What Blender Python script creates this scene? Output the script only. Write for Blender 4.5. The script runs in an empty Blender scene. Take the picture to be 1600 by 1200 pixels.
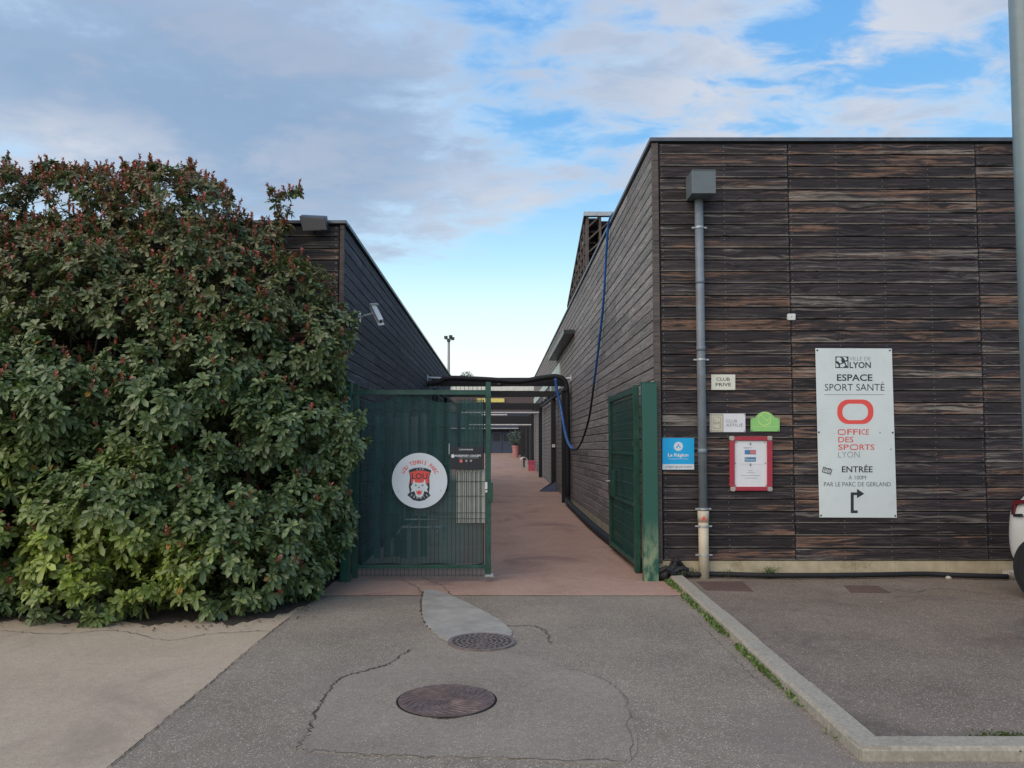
import bpy, math, random
import numpy as np
from mathutils import Vector, Matrix, noise as mnoise
random.seed(7); rng = np.random.default_rng(7)
R = math.radians
S = bpy.context.scene
C = S.collection

# ------------------------------------------------------------------ camera
F, CX, CY, EYE = 1190.0, 781.0, 635.0, 1.6      # focal length and principal point in photo pixels
TH = math.atan(64.0 / F)
cam_d = bpy.data.cameras.new('camera'); cam = bpy.data.objects.new('camera', cam_d); C.objects.link(cam)
cam.location = (0, 0, EYE); cam.rotation_euler = (math.pi / 2 + TH, 0, 0)
cam_d.sensor_width = 36; cam_d.lens = F / 1600 * 36
cam_d.shift_x = (800 - CX) / 1600; cam_d.shift_y = (CY - 600) / 1600
cam_d.clip_end = 2000; cam_d.clip_start = .05
S.camera = cam

def P(px, py, Y=None, Z=None, X=None):
    """point of the place seen at photo pixel px,py on a plane Y=, Z= or X="""
    a, b = (px - CX) / F, (CY - py) / F
    d = Vector((a, math.cos(TH) - b * math.sin(TH), math.sin(TH) + b * math.cos(TH)))
    if Y is not None: t = Y / d.y
    elif X is not None: t = X / d.x
    else: t = (Z - EYE) / d.z
    return Vector((0, 0, EYE)) + d * t

# ------------------------------------------------------------------ node helpers
class NT:
    def __init__(s, tree): s.t = tree; s.n = tree.nodes; s.l = tree.links
    def new(s, kind, **kw):
        n = s.n.new(kind)
        for k, v in kw.items():
            if k == 'inp':
                for a, b in v.items():
                    if isinstance(b, bpy.types.NodeSocket): s.l.new(b, n.inputs[a])
                    else: n.inputs[a].default_value = b
            else: setattr(n, k, v)
        return n
    def math(s, op, a, b=0.0, c=0.0, clamp=False):
        n = s.new('ShaderNodeMath', operation=op, use_clamp=clamp)
        for i, v in enumerate((a, b, c)):
            if isinstance(v, bpy.types.NodeSocket): s.l.new(v, n.inputs[i])
            else: n.inputs[i].default_value = v
        return n.outputs[0]
    def vmath(s, op, a, b=(0, 0, 0)):
        n = s.new('ShaderNodeVectorMath', operation=op)
        for i, v in enumerate((a, b)):
            if isinstance(v, bpy.types.NodeSocket): s.l.new(v, n.inputs[i])
            else: n.inputs[i].default_value = v
        return n
    def mix(s, f, a, b, mode='MIX'):
        n = s.new('ShaderNodeMix', data_type='RGBA', blend_type=mode)
        for i, v in ((0, f), (6, a), (7, b)):
            if isinstance(v, bpy.types.NodeSocket): s.l.new(v, n.inputs[i])
            else: n.inputs[i].default_value = (tuple(v) + (1,))[:4] if i else v
        return n.outputs[2]
    def ramp(s, f, stops, interp='LINEAR'):
        n = s.new('ShaderNodeValToRGB'); s.l.new(f, n.inputs[0]); cr = n.color_ramp; cr.interpolation = interp
        while len(cr.elements) < len(stops): cr.elements.new(.5)
        for e, (p, c) in zip(cr.elements, stops):
            e.position = p; e.color = (c, c, c, 1) if isinstance(c, (int, float)) else (tuple(c) + (1,))[:4]
        return n.outputs[0]
    def rng(s, f, a, b, c=0.0, d=1.0, smooth=False):
        n = s.new('ShaderNodeMapRange', interpolation_type='SMOOTHSTEP' if smooth else 'LINEAR')
        s.l.new(f, n.inputs[0])
        for i, v in enumerate((a, b, c, d)): n.inputs[i + 1].default_value = v
        return n.outputs[0]
    def noise(s, vec, scale, detail=4, rough=.55, dist=0.0, out=0):
        n = s.new('ShaderNodeTexNoise', inp={'Scale': scale, 'Detail': detail, 'Roughness': rough, 'Distortion': dist})
        s.l.new(vec, n.inputs['Vector']); return n.outputs[out]
    def scale(s, vec, sc):
        return s.vmath('MULTIPLY', vec, sc).outputs[0]

# ------------------------------------------------------------------ world and sun
SUN_EL, SUN_AZ = R(38), R(-140)        # azimuth from +Y towards +X: low, to the left and a little behind
W = bpy.data.worlds.new('World'); S.world = W; W.use_nodes = True
w = NT(W.node_tree); w.n.clear()
tc = w.new('ShaderNodeTexCoord').outputs['Generated']
dirn = w.vmath('NORMALIZE', tc).outputs[0]
sx = w.new('ShaderNodeSeparateXYZ', inp={0: dirn})
dx, dy, dz = sx.outputs
sky = w.new('ShaderNodeTexSky', sky_type='NISHITA', sun_disc=False, sun_elevation=SUN_EL, sun_rotation=SUN_AZ,
            altitude=200, air_density=1.3, dust_density=1.2, ozone_density=2.0)
nish = w.mix(1.0, sky.outputs[0], (.1, .1, .1), 'MULTIPLY')
grad = w.ramp(dz, [(0.0, (.86, .90, .88)), (.11, (.90, .97, .96)), (.18, (.72, .95, .99)), (.24, (.46, .78, .96)), (.32, (.26, .54, .86)),
                   (.40, (.17, .44, .80)), (.55, (.12, .36, .76)), (1.0, (.09, .25, .6))])
base = w.mix(.12, grad, nish)
az = w.math('ARCTAN2', dx, dy); el = w.math('ARCSINE', dz)
def lobe(px, py, rx, ry):
    """soft lobe of cloud cover around one compass bearing and elevation, radii in degrees"""
    d = (P(px, py, Y=10) - Vector((0, 0, EYE))).normalized()
    a0, e0 = math.atan2(d.x, d.y), math.asin(d.z)
    a = w.math('DIVIDE', w.math('SUBTRACT', az, a0), R(rx)); e = w.math('DIVIDE', w.math('SUBTRACT', el, e0), R(ry))
    r2 = w.math('ADD', w.math('MULTIPLY', a, a), w.math('MULTIPLY', e, e))
    return w.math('EXPONENT', w.math('MULTIPLY', r2, -1.0))
zz = w.math('ADD', w.math('MAXIMUM', dz, 0.0), .16)
cv = w.new('ShaderNodeCombineXYZ', inp={0: w.math('DIVIDE', dx, zz), 1: w.math('DIVIDE', dy, zz), 2: .37}).outputs[0]
n_big = w.noise(w.scale(cv, (1.0, 1.0, 1.0)), .8, 3, .5)
n_mid = w.noise(w.scale(cv, (1.0, 1.35, 1.0)), 3.4, 9, .58, .22)
n_fin = w.noise(w.scale(cv, (1.0, 1.5, 1.0)), 9.0, 8, .62, .3)
n_puf = w.noise(w.scale(cv, (1.0, 1.7, 1.0)), 6.0, 7, .55, .5)
cover = w.math('ADD', w.math('MULTIPLY', n_big, .42), w.math('MULTIPLY', n_mid, .66))
cover = w.math('ADD', cover, w.math('MULTIPLY', n_fin, .18))
terms = [(150, 130, 22, 9, .42), (420, 260, 17, 6.5, .30), (600, 90, 8, 6, .10), (860, 290, 6, 3.6, .14), (640, 390, 7.5, 1.6, .22),
         (800, 150, 4.5, 8, -.06), (1010, 100, 8, 2.8, .24), (1380, 185, 10, 1.9, .25), (1500, 25, 6.5, 2.0, .17), (1150, 160, 6, 2.0, .10), (1100, 10, 9, 2.2, .10), (730, 325, 3.2, 1.4, .12),
         (1270, 95, 4, 2.2, -.13), (1440, 120, 8, 1.6, -.14), (60, 235, 6, 1.6, -.12), (740, 520, 26, 5.8, -.5), (930, 330, 4, 5, -.10)]
for px, py, rx, ry, wt in terms:
    cover = w.math('ADD', cover, w.math('MULTIPLY', lobe(px, py, rx, ry), wt))
low = w.math('ADD', w.rng(dz, .10, .24, -.12, 0.0), w.rng(dz, .5, .8, 0.0, .16))  # second term adds unseen overhead cloud to take blue out of ground light
cover = w.math('ADD', cover, low)
rightside = lobe(1250, 90, 20, 9)
cover = w.math('ADD', cover, w.math('MULTIPLY', w.math('MULTIPLY', w.math('SUBTRACT', n_puf, .5), 1.0), w.math('ADD', rightside, .25)))
dens = w.rng(cover, .61, .90, 0, 1, True)
thick = w.rng(w.math('ADD', w.math('MULTIPLY', cover, .8), w.math('MULTIPLY', n_mid, .35)), .70, 1.12, 0, 1, True)
ccol = w.ramp(thick, [(0, (.52, .67, .83)), (.3, (.40, .52, .68)), (.6, (.31, .41, .56)), (1, (.25, .345, .49))])
warm = w.rng(n_mid, .42, .66, 0, .42, True)
ccol = w.mix(warm, ccol, (.50, .49, .54))
# the evening side, to the right, catches the sun on its smaller clouds
lit = w.math('MAXIMUM', lobe(1250, 110, 17, 9), w.math('MULTIPLY', lobe(800, 330, 7, 3.2), .8))
lit = w.math('MAXIMUM', lit, w.math('MULTIPLY', lobe(70, 235, 9, 2.4), .9))
ccol = w.mix(w.math('MULTIPLY', lit, w.rng(n_mid, .40, .62, .35, 1.0, True)), ccol, (.62, .63, .67))
final = w.mix(w.math('MULTIPLY', dens, .86), base, ccol)
# ground-side half of the world: plain dull earth tone
final = w.mix(w.rng(dz, -.02, .0, 1, 0), final, (.22, .21, .20))
bg = w.new('ShaderNodeBackground', inp={'Color': final, 'Strength': 1.0})
w.l.new(bg.outputs[0], w.new('ShaderNodeOutputWorld').inputs[0])

sd = bpy.data.lights.new('sun', 'SUN'); sd.energy = 2.1; sd.angle = R(70); sd.color = (1, .78, .57)
sun = bpy.data.objects.new('sun', sd); C.objects.link(sun)
sv = Vector((math.cos(SUN_EL) * math.sin(SUN_AZ), math.cos(SUN_EL) * math.cos(SUN_AZ), math.sin(SUN_EL)))
sun.rotation_euler = sv.to_track_quat('Z', 'Y').to_euler()
S.view_settings.view_transform = 'Standard'; S.view_settings.look = 'None'
S.view_settings.gamma = 1; S.view_settings.use_curve_mapping = False
S.view_settings.exposure = 0.25
S.cycles.max_bounces = 6; S.cycles.transparent_max_bounces = 12

# ------------------------------------------------------------------ materials
def mat_base(name):
    m = bpy.data.materials.new(name); m.use_nodes = True
    t = NT(m.node_tree); b = t.n['Principled BSDF']
    return m, t, b
def simple(name, col, rough=.6, metal=0.0, var=.12, nscale=9.0, bump=.0, spec=.5, dirt=None):
    m, t, b = mat_base(name)
    pos = t.new('ShaderNodeNewGeometry').outputs['Position']
    n = t.noise(pos, nscale, 6, .6)
    c2 = tuple(c * (1 - var * 2) for c in col); c3 = tuple(min(1, c * (1 + var)) for c in col)
    c = t.mix(t.rng(n, .3, .7), c2, c3)
    if dirt:
        d = t.rng(t.noise(pos, 3.2, 8, .7), .5, .72, 0, dirt[1], True)
        c = t.mix(d, c, dirt[0])
    t.l.new(c, b.inputs['Base Color'])
    b.inputs['Roughness'].default_value = rough; b.inputs['Metallic'].default_value = metal
    b.inputs['Specular IOR Level'].default_value = spec
    if bump:
        bp = t.new('ShaderNodeBump', inp={'Strength': bump, 'Distance': .004, 'Height': t.noise(pos, nscale * 9, 5, .6)})
        t.l.new(bp.outputs[0], b.inputs['Normal'])
    return m
def wood(name, dark, mid, brown, pale, b_amt, p_amt, edge=.5):
    m, t, b = mat_base(name)
    oc = t.new('ShaderNodeTexCoord').outputs['Object']
    rnd = t.new('ShaderNodeObjectInfo').outputs['Random']
    off = t.new('ShaderNodeCombineXYZ', inp={0: t.math('MULTIPLY', rnd, 91), 1: 0.0, 2: t.math('MULTIPLY', rnd, 37)}).outputs[0]
    v = t.vmath('ADD', oc, off).outputs[0]
    warp = t.noise(t.scale(v, (2.2, 1, 7)), 1.0, 3, .5, 0, 1)
    v2 = t.vmath('ADD', v, t.vmath('MULTIPLY', t.vmath('SUBTRACT', warp, (.5, .5, .5)).outputs[0], (.0, .0, .045)).outputs[0]).outputs[0]
    kv = t.new('ShaderNodeTexVoronoi', inp={'Vector': t.scale(v, (2.0, 0, 7.5)), 'Scale': 1.0, 'Randomness': 1.0}).outputs['Distance']
    bulge = t.new('ShaderNodeCombineXYZ', inp={2: t.rng(kv, 0, .42, .030, 0, True)}).outputs[0]
    v2 = t.vmath('ADD', v2, bulge).outputs[0]
    warpf = t.noise(t.scale(v, (3, 2, 30)), 1.0, 5, .6, .5)
    grain = t.noise(t.scale(v2, (1.7, 8, 46)), 1.0, 9, .68, .4)
    fine = t.noise(t.scale(v2, (6, 30, 120)), 1.0, 5, .68)
    patch = t.noise(t.scale(v2, (.95, 2, 15)), 1.0, 7, .66, .7)
    patch2 = t.noise(t.scale(v2, (.5, 2, 12)), 1.0, 6, .62, .9)
    c = t.mix(t.math('POWER', t.rng(grain, .34, .68), 1.3), dark, mid)
    tint = t.rng(rnd, 0, 1, .72, 1.3)
    c = t.mix(1.0, c, t.new('ShaderNodeCombineColor', inp={0: tint, 1: tint, 2: tint}).outputs[0], 'MULTIPLY')
    r2 = t.math('FRACT', t.math('MULTIPLY', rnd, 17.31))
    wp = t.new('ShaderNodeNewGeometry').outputs['Position']
    reg = t.noise(wp, .42, 2, .5)
    bm = t.rng(t.math('ADD', t.math('ADD', patch, t.rng(reg, .3, .7, -.13, .09)), t.rng(r2, 0, 1, -.16, .10)), .51, .60, 0, 1, True)
    bm = t.math('MULTIPLY', bm, t.rng(grain, .38, .62, .1, 1))
    c = t.mix(t.math('MULTIPLY', bm, b_amt), c, brown)
    r3 = t.math('FRACT', t.math('MULTIPLY', rnd, 57.7))
    pm = t.rng(t.math('ADD', patch2, t.rng(r3, 0, 1, -.14, .07)), .55, .68, 0, 1, True)
    pm = t.math('MULTIPLY', pm, t.rng(grain, .4, .6, .15, 1))
    c = t.mix(t.math('MULTIPLY', pm, p_amt), c, pale)
    # knots
    kn = t.rng(t.math('ADD', kv, t.math('MULTIPLY', t.math('SUBTRACT', fine, .5), .25)), .05, .15, 1, 0, True)
    c = t.mix(t.math('MULTIPLY', kn, .8), c, tuple(x * .35 for x in dark))
    # paler lower edge of each board, broken up by noise
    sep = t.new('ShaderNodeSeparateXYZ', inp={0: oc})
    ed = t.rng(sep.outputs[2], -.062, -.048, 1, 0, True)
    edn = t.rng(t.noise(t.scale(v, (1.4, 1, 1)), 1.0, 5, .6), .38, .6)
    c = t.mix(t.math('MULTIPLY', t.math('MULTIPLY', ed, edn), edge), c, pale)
    ck = t.math('MULTIPLY', t.rng(fine, .53, .60), t.rng(warpf, .42, .6, .25, .95))
    c = t.mix(ck, c, tuple(x * .4 for x in dark))
    t.l.new(c, b.inputs['Base Color'])
    b.inputs['Roughness'].default_value = .72; b.inputs['Specular IOR Level'].default_value = .35
    h = t.math('ADD', t.math('MULTIPLY', grain, .7), t.math('MULTIPLY', fine, .4))
    bp = t.new('ShaderNodeBump', inp={'Strength': .55, 'Distance': .004, 'Height': h})
    t.l.new(bp.outputs[0], b.inputs['Normal'])
    return m
def ground_mat(name, a, b_, speck, amount, stain, stain_amt, bump=.35, cell=125):
    m, t, b = mat_base(name)
    pos = t.new('ShaderNodeNewGeometry').outputs['Position']
    n1 = t.noise(pos, 1.1, 6, .6, .3); n2 = t.noise(pos, 14, 6, .7); n3 = t.noise(pos, 60, 4, .7)
    f = t.math('ADD', t.math('MULTIPLY', n1, .35), t.math('ADD', t.math('MULTIPLY', n2, .3), t.math('MULTIPLY', n3, .35)))
    c = t.mix(t.rng(f, .36, .64), a, b_)
    vo = t.new('ShaderNodeTexVoronoi', inp={'Vector': pos, 'Scale': cell, 'Randomness': 1.0})
    cr = t.new('ShaderNodeSeparateColor', inp={0: vo.outputs['Color']})
    sp = t.math('MULTIPLY', t.math('GREATER_THAN', cr.outputs[0], 1 - amount), t.math('LESS_THAN', vo.outputs['Distance'], .42))
    c = t.mix(t.math('MULTIPLY', sp, t.rng(cr.outputs[1], 0, 1, .25, .95)), c, speck)
    dk = t.math('MULTIPLY', t.math('LESS_THAN', cr.outputs[0], .3), t.math('LESS_THAN', vo.outputs['Distance'], .5))
    c = t.mix(t.math('MULTIPLY', dk, .35), c, tuple(x * .4 for x in a))
    st = t.rng(t.noise(pos, .75, 7, .62, .8), .52, .68, 0, stain_amt, True)
    c = t.mix(st, c, stain)
    t.l.new(c, b.inputs['Base Color']); b.inputs['Roughness'].default_value = .85
    b.inputs['Specular IOR Level'].default_value = .3
    bp = t.new('ShaderNodeBump', inp={'Strength': bump, 'Distance': .006, 'Height': t.math('ADD', n3, vo.outputs['Distance'])})
    t.l.new(bp.outputs[0], b.inputs['Normal'])
    return m
M = {}
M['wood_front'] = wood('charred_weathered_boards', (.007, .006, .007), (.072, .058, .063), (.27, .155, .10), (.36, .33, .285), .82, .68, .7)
M['wood_side'] = wood('lit_side_boards', (.15, .135, .125), (.36, .33, .305), (.34, .28, .23), (.48, .45, .40), .5, .6, .35)  # paler than the front boards: light on this side put into the colour
M['wood_shade'] = wood('shaded_side_boards', (.022, .025, .034), (.088, .096, .122), (.10, .09, .085), (.22, .23, .25), .35, .6, .5)  # darker and bluer copy: shade on the left wall put into the colour
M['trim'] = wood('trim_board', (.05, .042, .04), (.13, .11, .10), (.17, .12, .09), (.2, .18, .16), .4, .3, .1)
M['core'] = simple('black_membrane', (.008, .008, .009), .9)
M['cap'] = simple('grey_capping', (.10, .112, .13), .4, .3)
M['asphalt'] = ground_mat('drive_asphalt', (.160, .134, .101), (.315, .270, .212), (.72, .66, .56), .20, (.20, .165, .15), .45)
M['lot'] = ground_mat('parking_asphalt', (.122, .097, .074), (.260, .212, .166), (.66, .59, .50), .18, (.085, .068, .062), .6)
M['red'] = ground_mat('red_tarmac', (.325, .198, .145), (.495, .33, .25), (.6, .42, .36), .05, (.17, .105, .095), .55, .25)
M['beige'] = ground_mat('beige_concrete', (.35, .285, .205), (.495, .41, .305), (.5, .43, .36), .02, (.25, .19, .15), .5, .15)
M['patch'] = simple('smooth_concrete', (.33, .315, .275), .85, var=.12, nscale=5, bump=.2, dirt=((.22, .2, .17), .5))
M['redpatch'] = ground_mat('old_red_tarmac', (.085, .055, .046), (.16, .105, .088), (.4, .3, .28), .04, (.13, .1, .1), .5)
M['earth'] = simple('earth', (.15, .13, .10), .95, nscale=2)
M['crack'] = simple('crack_dirt', (.062, .051, .041), .95)
M['seam'] = simple('seam_dirt', (.13, .108, .088), .95)
M['soil'] = simple('shaded_leafy_soil', (.045, .036, .026), .95, var=.3, nscale=30, bump=.5)  # soil tone kept dark to carry the contact shade below the hedge
M['kerb'] = simple('kerb_concrete', (.36, .33, .265), .9, var=.14, nscale=40, bump=.4, dirt=((.17, .16, .12), .5))
M['plinth'] = simple('cream_plinth', (.44, .38, .26), .9, var=.12, nscale=6, bump=.3, dirt=((.16, .135, .055), .7))
M['iron'] = simple('cast_iron', (.155, .108, .095), .6, .15, var=.2, nscale=14, bump=.3)
M['iron_worn'] = simple('worn_cast_iron', (.20, .16, .145), .55, .2, var=.2, nscale=20, bump=.3)
M['void'] = simple('dark_gap_black', (.004, .004, .004), 1)
M['green'] = simple('green_gate_paint', (.009, .066, .046), .45, var=.2, nscale=9, dirt=((.035, .10, .075), .8))
M['greenpost'] = simple('green_post_paint', (.014, .085, .060), .4, var=.1, nscale=5)
M['wire'] = simple('green_wire', (.012, .055, .042), .5)
M['pipegrey'] = simple('grey_pvc', (.17, .205, .235), .45, var=.10, nscale=7, dirt=((.10, .10, .095), .5))
M['pipebeige'] = simple('beige_pipe', (.50, .45, .34), .6, var=.08, nscale=6, dirt=((.3, .25, .18), .4))
M['boxgrey'] = simple('grey_hopper_paint', (.12, .145, .155), .45, var=.03)
M['white'] = simple('white_panel', (.60, .66, .655), .4, var=.03, nscale=2, dirt=((.50, .54, .52), .5))
M['gatewhite'] = simple('white_disc_panel', (.60, .655, .69), .45, var=.02, nscale=3)
M['offwhite'] = simple('offwhite_panel', (.66, .66, .56), .5, var=.02)
M['ink'] = simple('dark_ink', (.022, .028, .038), .5)
M['greyink'] = simple('grey_ink', (.22, .24, .25), .5)
M['redink'] = simple('red_ink', (.72, .075, .06), .45, var=.02)
M['thinred'] = simple('logo_red_ink', (.62, .10, .09), .45, var=.02)
M['blueplate'] = simple('blue_plate', (.0, .36, .72), .4, var=.02)
M['limeplate'] = simple('lime_plate', (.25, .54, .17), .45, var=.03)
M['yellowink'] = simple('pale_yellow_ink', (.62, .76, .25), .5)
M['tanplate'] = simple('tan_plate', (.42, .39, .29), .5, var=.03)
M['redframe'] = simple('dark_red_frame', (.36, .028, .05), .4, var=.05)
M['corner'] = simple('grey_plastic', (.36, .34, .31), .5)
M['paper'] = simple('paper', (.66, .68, .70), .7, var=.03, nscale=8, bump=.3)
M['skyink'] = simple('blue_print', (.06, .22, .40), .5, var=.3, nscale=60)
M['blackplate'] = simple('black_plate', (.010, .011, .017), .4)
M['pinkink'] = simple('pink_ink', (.70, .16, .14), .5)
M['black'] = simple('black_lagging', (.007, .0075, .010), .7, bump=.2)
M['blackpaint'] = simple('blue_black_paint', (.007, .0085, .013), .65)
M['blue'] = simple('blue_hose', (.015, .10, .34), .4)
M['lampgrey'] = simple('lamp_housing', (.020, .025, .032), .4)
M['glassdark'] = simple('dark_glass', (.010, .012, .015), .45)
M['white_metal'] = simple('white_enamel', (.62, .64, .63), .4, var=.04)
M['galv'] = simple('galvanised_steel', (.42, .44, .45), .4, .5)
M['palegreen'] = simple('pale_green_panel', (.50, .58, .52), .5)
M['lattice'] = simple('lattice_timber', (.10, .078, .066), .75, var=.2)
M['navy'] = simple('navy_cladding', (.022, .034, .06), .6)
M['navy2'] = simple('navy_door', (.035, .055, .095), .5)
M['browncl'] = simple('brown_cladding', (.085, .062, .06), .7)
M['pale_clad'] = simple('pale_fascia', (.60, .62, .56), .6)
M['yellow'] = simple('yellow_fascia', (.68, .58, .16), .5)
M['pink_pot'] = simple('pink_plastic', (.42, .19, .18), .5)
M['pink_bin'] = simple('magenta_plastic', (.48, .085, .14), .5)
M['carpaint'] = simple('white_car_paint', (.62, .63, .60), .22, var=.01); M['carpaint'].node_tree.nodes['Principled BSDF'].inputs['Coat Weight'].default_value = .6
M['tyre'] = simple('tyre_rubber', (.012, .012, .013), .8)
M['rim'] = simple('alloy', (.35, .36, .37), .3, .8)
M['lampred'] = simple('red_lens', (.13, .010, .014), .15)
M['bark'] = simple('bark', (.06, .045, .035), .9)
M['stone'] = simple('pale_stone', (.42, .39, .33), .9, var=.2, bump=.4)
M['litter'] = simple('dead_leaf', (.06, .035, .022), .8)
M['polegrey'] = simple('pole_paint', (.17, .225, .235), .4, var=.05)
M['alu'] = simple('aluminium_cap', (.42, .45, .46), .4, .4)

def leaf_mat():
    m, t, b = mat_base('evergreen_leaf')
    a = t.new('ShaderNodeAttribute', attribute_name='Col')
    t.l.new(a.outputs['Color'], b.inputs['Base Color'])
    b.inputs['Roughness'].default_value = .36; b.inputs['Specular IOR Level'].default_value = .5
    tr = t.new('ShaderNodeBsdfTranslucent'); t.l.new(t.mix(1.0, a.outputs['Color'], (1.1, 1.5, .5), 'MULTIPLY'), tr.inputs[0])
    mx = t.new('ShaderNodeMixShader', inp={0: .14}); t.l.new(b.outputs[0], mx.inputs[1]); t.l.new(tr.outputs[0], mx.inputs[2])
    t.l.new(mx.outputs[0], t.n['Material Output'].inputs[0])
    return m
M['leaf'] = leaf_mat()
def fabric_mat():
    m, t, b = mat_base('windbreak_fabric')
    pos = t.new('ShaderNodeNewGeometry').outputs['Position']
    st = t.noise(t.scale(pos, (9, 1, .7)), 1.0, 4, .6, .4)
    c = t.mix(t.rng(st, .35, .7), (.006, .044, .044), (.022, .105, .105))
    t.l.new(c, b.inputs['Base Color']); b.inputs['Roughness'].default_value = .7
    tp = t.new('ShaderNodeBsdfTransparent')
    mx = t.new('ShaderNodeMixShader'); t.l.new(t.rng(st, .3, .7, .44, .26), mx.inputs[0])
    t.l.new(b.outputs[0], mx.inputs[1]); t.l.new(tp.outputs[0], mx.inputs[2])
    t.l.new(mx.outputs[0], t.n['Material Output'].inputs[0])
    return m
M['fabric'] = fabric_mat()

# ------------------------------------------------------------------ object helpers
ORG = {}
def thing(name, label, cat, loc, group=None):
    o = bpy.data.objects.new(name, None); C.objects.link(o); o.location = loc; o.empty_display_size = .1
    o['label'] = label; o['category'] = cat
    if group: o['group'] = group
    ORG[o.name] = Vector(loc); return o
class MB:
    def __init__(s): s.v = []; s.f = []
    def add(s, vs, fs):
        k = len(s.v); s.v += [tuple(v) for v in vs]; s.f += [tuple(i + k for i in f) for f in fs]; return s
    def box(s, a, b):
        (x0, y0, z0), (x1, y1, z1) = a, b
        x0, x1 = sorted((x0, x1)); y0, y1 = sorted((y0, y1)); z0, z1 = sorted((z0, z1))
        vs = [(x0, y0, z0), (x1, y0, z0), (x1, y1, z0), (x0, y1, z0), (x0, y0, z1), (x1, y0, z1), (x1, y1, z1), (x0, y1, z1)]
        return s.add(vs, [(0, 3, 2, 1), (4, 5, 6, 7), (0, 1, 5, 4), (1, 2, 6, 5), (2, 3, 7, 6), (3, 0, 4, 7)])
    def prism(s, pts, off):
        """closed outline extruded by a vector"""
        n = len(pts); off = Vector(off); P0 = [Vector(p) for p in pts]
        vs = P0 + [p + off for p in P0]
        fs = [tuple(range(n)), tuple(range(2 * n - 1, n - 1, -1))] + [((i + 1) % n, i, i + n, (i + 1) % n + n) for i in range(n)]
        return s.add(vs, fs)
    def tube(s, pts, r, n=8, r2=None):
        pts = [Vector(p) for p in pts]; k = len(pts); rings = []; up = Vector((0, 0, 1))
        for i, p in enumerate(pts):
            d = (pts[min(i + 1, k - 1)] - pts[max(i - 1, 0)]).normalized()
            a = d.cross(up)
            if a.length < .05: a = d.cross(Vector((0, 1, 0)))
            a.normalize(); b = a.cross(d)
            rr = r if r2 is None else r + (r2 - r) * i / (k - 1)
            rings.append([p + (a * math.cos(2 * math.pi * j / n) + b * math.sin(2 * math.pi * j / n)) * rr for j in range(n)])
        vs = [q for ring in rings for q in ring]; fs = []
        for i in range(k - 1):
            for j in range(n):
                fs.append((i * n + j, i * n + (j + 1) % n, (i + 1) * n + (j + 1) % n, (i + 1) * n + j))
        fs += [tuple(range(n - 1, -1, -1)), tuple((k - 1) * n + j for j in range(n))]
        return s.add(vs, fs)
    def build(s, name, mat, parent=None, label=None, kind=None, smooth=False, bevel=0, cat=None, loc=None, group=None):
        org = ORG[parent.name] if parent else Vector(loc or (0, 0, 0))
        me = bpy.data.meshes.new(name); me.from_pydata([tuple(Vector(v) - org) for v in s.v], [], s.f); me.update()
        if smooth: me.polygons.foreach_set('use_smooth', [True] * len(me.polygons))
        me.materials.append(M[mat] if isinstance(mat, str) else mat)
        o = bpy.data.objects.new(name, me); C.objects.link(o)
        if parent: o.parent = parent
        else: o.location = org
        ORG[o.name] = org
        if label: o['label'] = label
        if kind: o['kind'] = kind
        if cat: o['category'] = cat
        if group: o['group'] = group
        if bevel:
            b = o.modifiers.new('bevel', 'BEVEL'); b.width = bevel; b.segments = 2; b.limit_method = 'ANGLE'
        return o
def smooth_path(pts, n=6):
    pts = [Vector(p) for p in pts]; out = []
    for i in range(len(pts) - 1):
        p0, p1, p2, p3 = pts[max(i - 1, 0)], pts[i], pts[i + 1], pts[min(i + 2, len(pts) - 1)]
        for k in range(n):
            t = k / n
            out.append(.5 * ((2 * p1) + (p2 - p0) * t + (2 * p0 - 5 * p1 + 4 * p2 - p3) * t * t + (3 * p1 - p0 - 3 * p2 + p3) * t ** 3))
    return out + [pts[-1]]

def G(y):                                   # height of the ground along the alley: level at the gate, then rising
    return 0.0 if y < 13 else .0163 * (y - 13) * min(1, (y - 13) / 6)
FY = P(1300, 903, Z=.02).y                  # plane of the street front
SX = P(1024, 700, Y=FY).x                   # right wall of the alley
LX = P(536, 500, Y=FY).x                    # left wall of the alley
TOP_R = P(1100, 216, Y=FY).z; TOP_L = P(500, 345, Y=FY).z
print('FY', FY, 'SX', SX, 'LX', LX, TOP_R, TOP_L)

# ------------------------------------------------------------------ ground
def sheet(name, pts, z, mat, thick=.03, label=None, kind='structure'):
    m = MB(); m.prism([(p[0], p[1], z) for p in pts], (0, 0, -thick))
    return m.build(name, mat, kind=kind, label=label)
def gp(px, py, z=0.0): p = P(px, py, Z=z); return (p.x, p.y)
MB().box((-600, -40, -.6), (600, 1200, -.12)).build('ground', 'earth', kind='structure')
K0 = gp(1042, 903); K1 = gp(1345, 1190); K2 = gp(1600, 1192)     # driveway side of the kerb
E0 = gp(500, 930); E1 = gp(450, 965); E2 = gp(170, 1200)
def ext(a, b, y):                                                # extend line a-b to depth y
    t = (y - a[1]) / (b[1] - a[1]); return (a[0] + (b[0] - a[0]) * t, y)
YR = gp(800, 931)[1]                                             # where the red surface ends
E3 = ext(E1, E2, -6)
KX = lambda y: K0[0] + (K1[0] - K0[0]) * (y - K0[1]) / (K1[1] - K0[1])
sheet('driveway', [E0, (KX(YR) + .05, YR), (K1[0] + .05, K1[1]), (7.5, K1[1]), (7.5, -6), E3, E1], 0, 'asphalt', .1)
sheet('forecourt', [E1, E3, (-16, -6), (-16, FY + .3), (LX - .3, FY + .3), (LX - .3, YR + .004), (E0[0], E0[1] - .002)], -.004, 'beige', .1)
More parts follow.
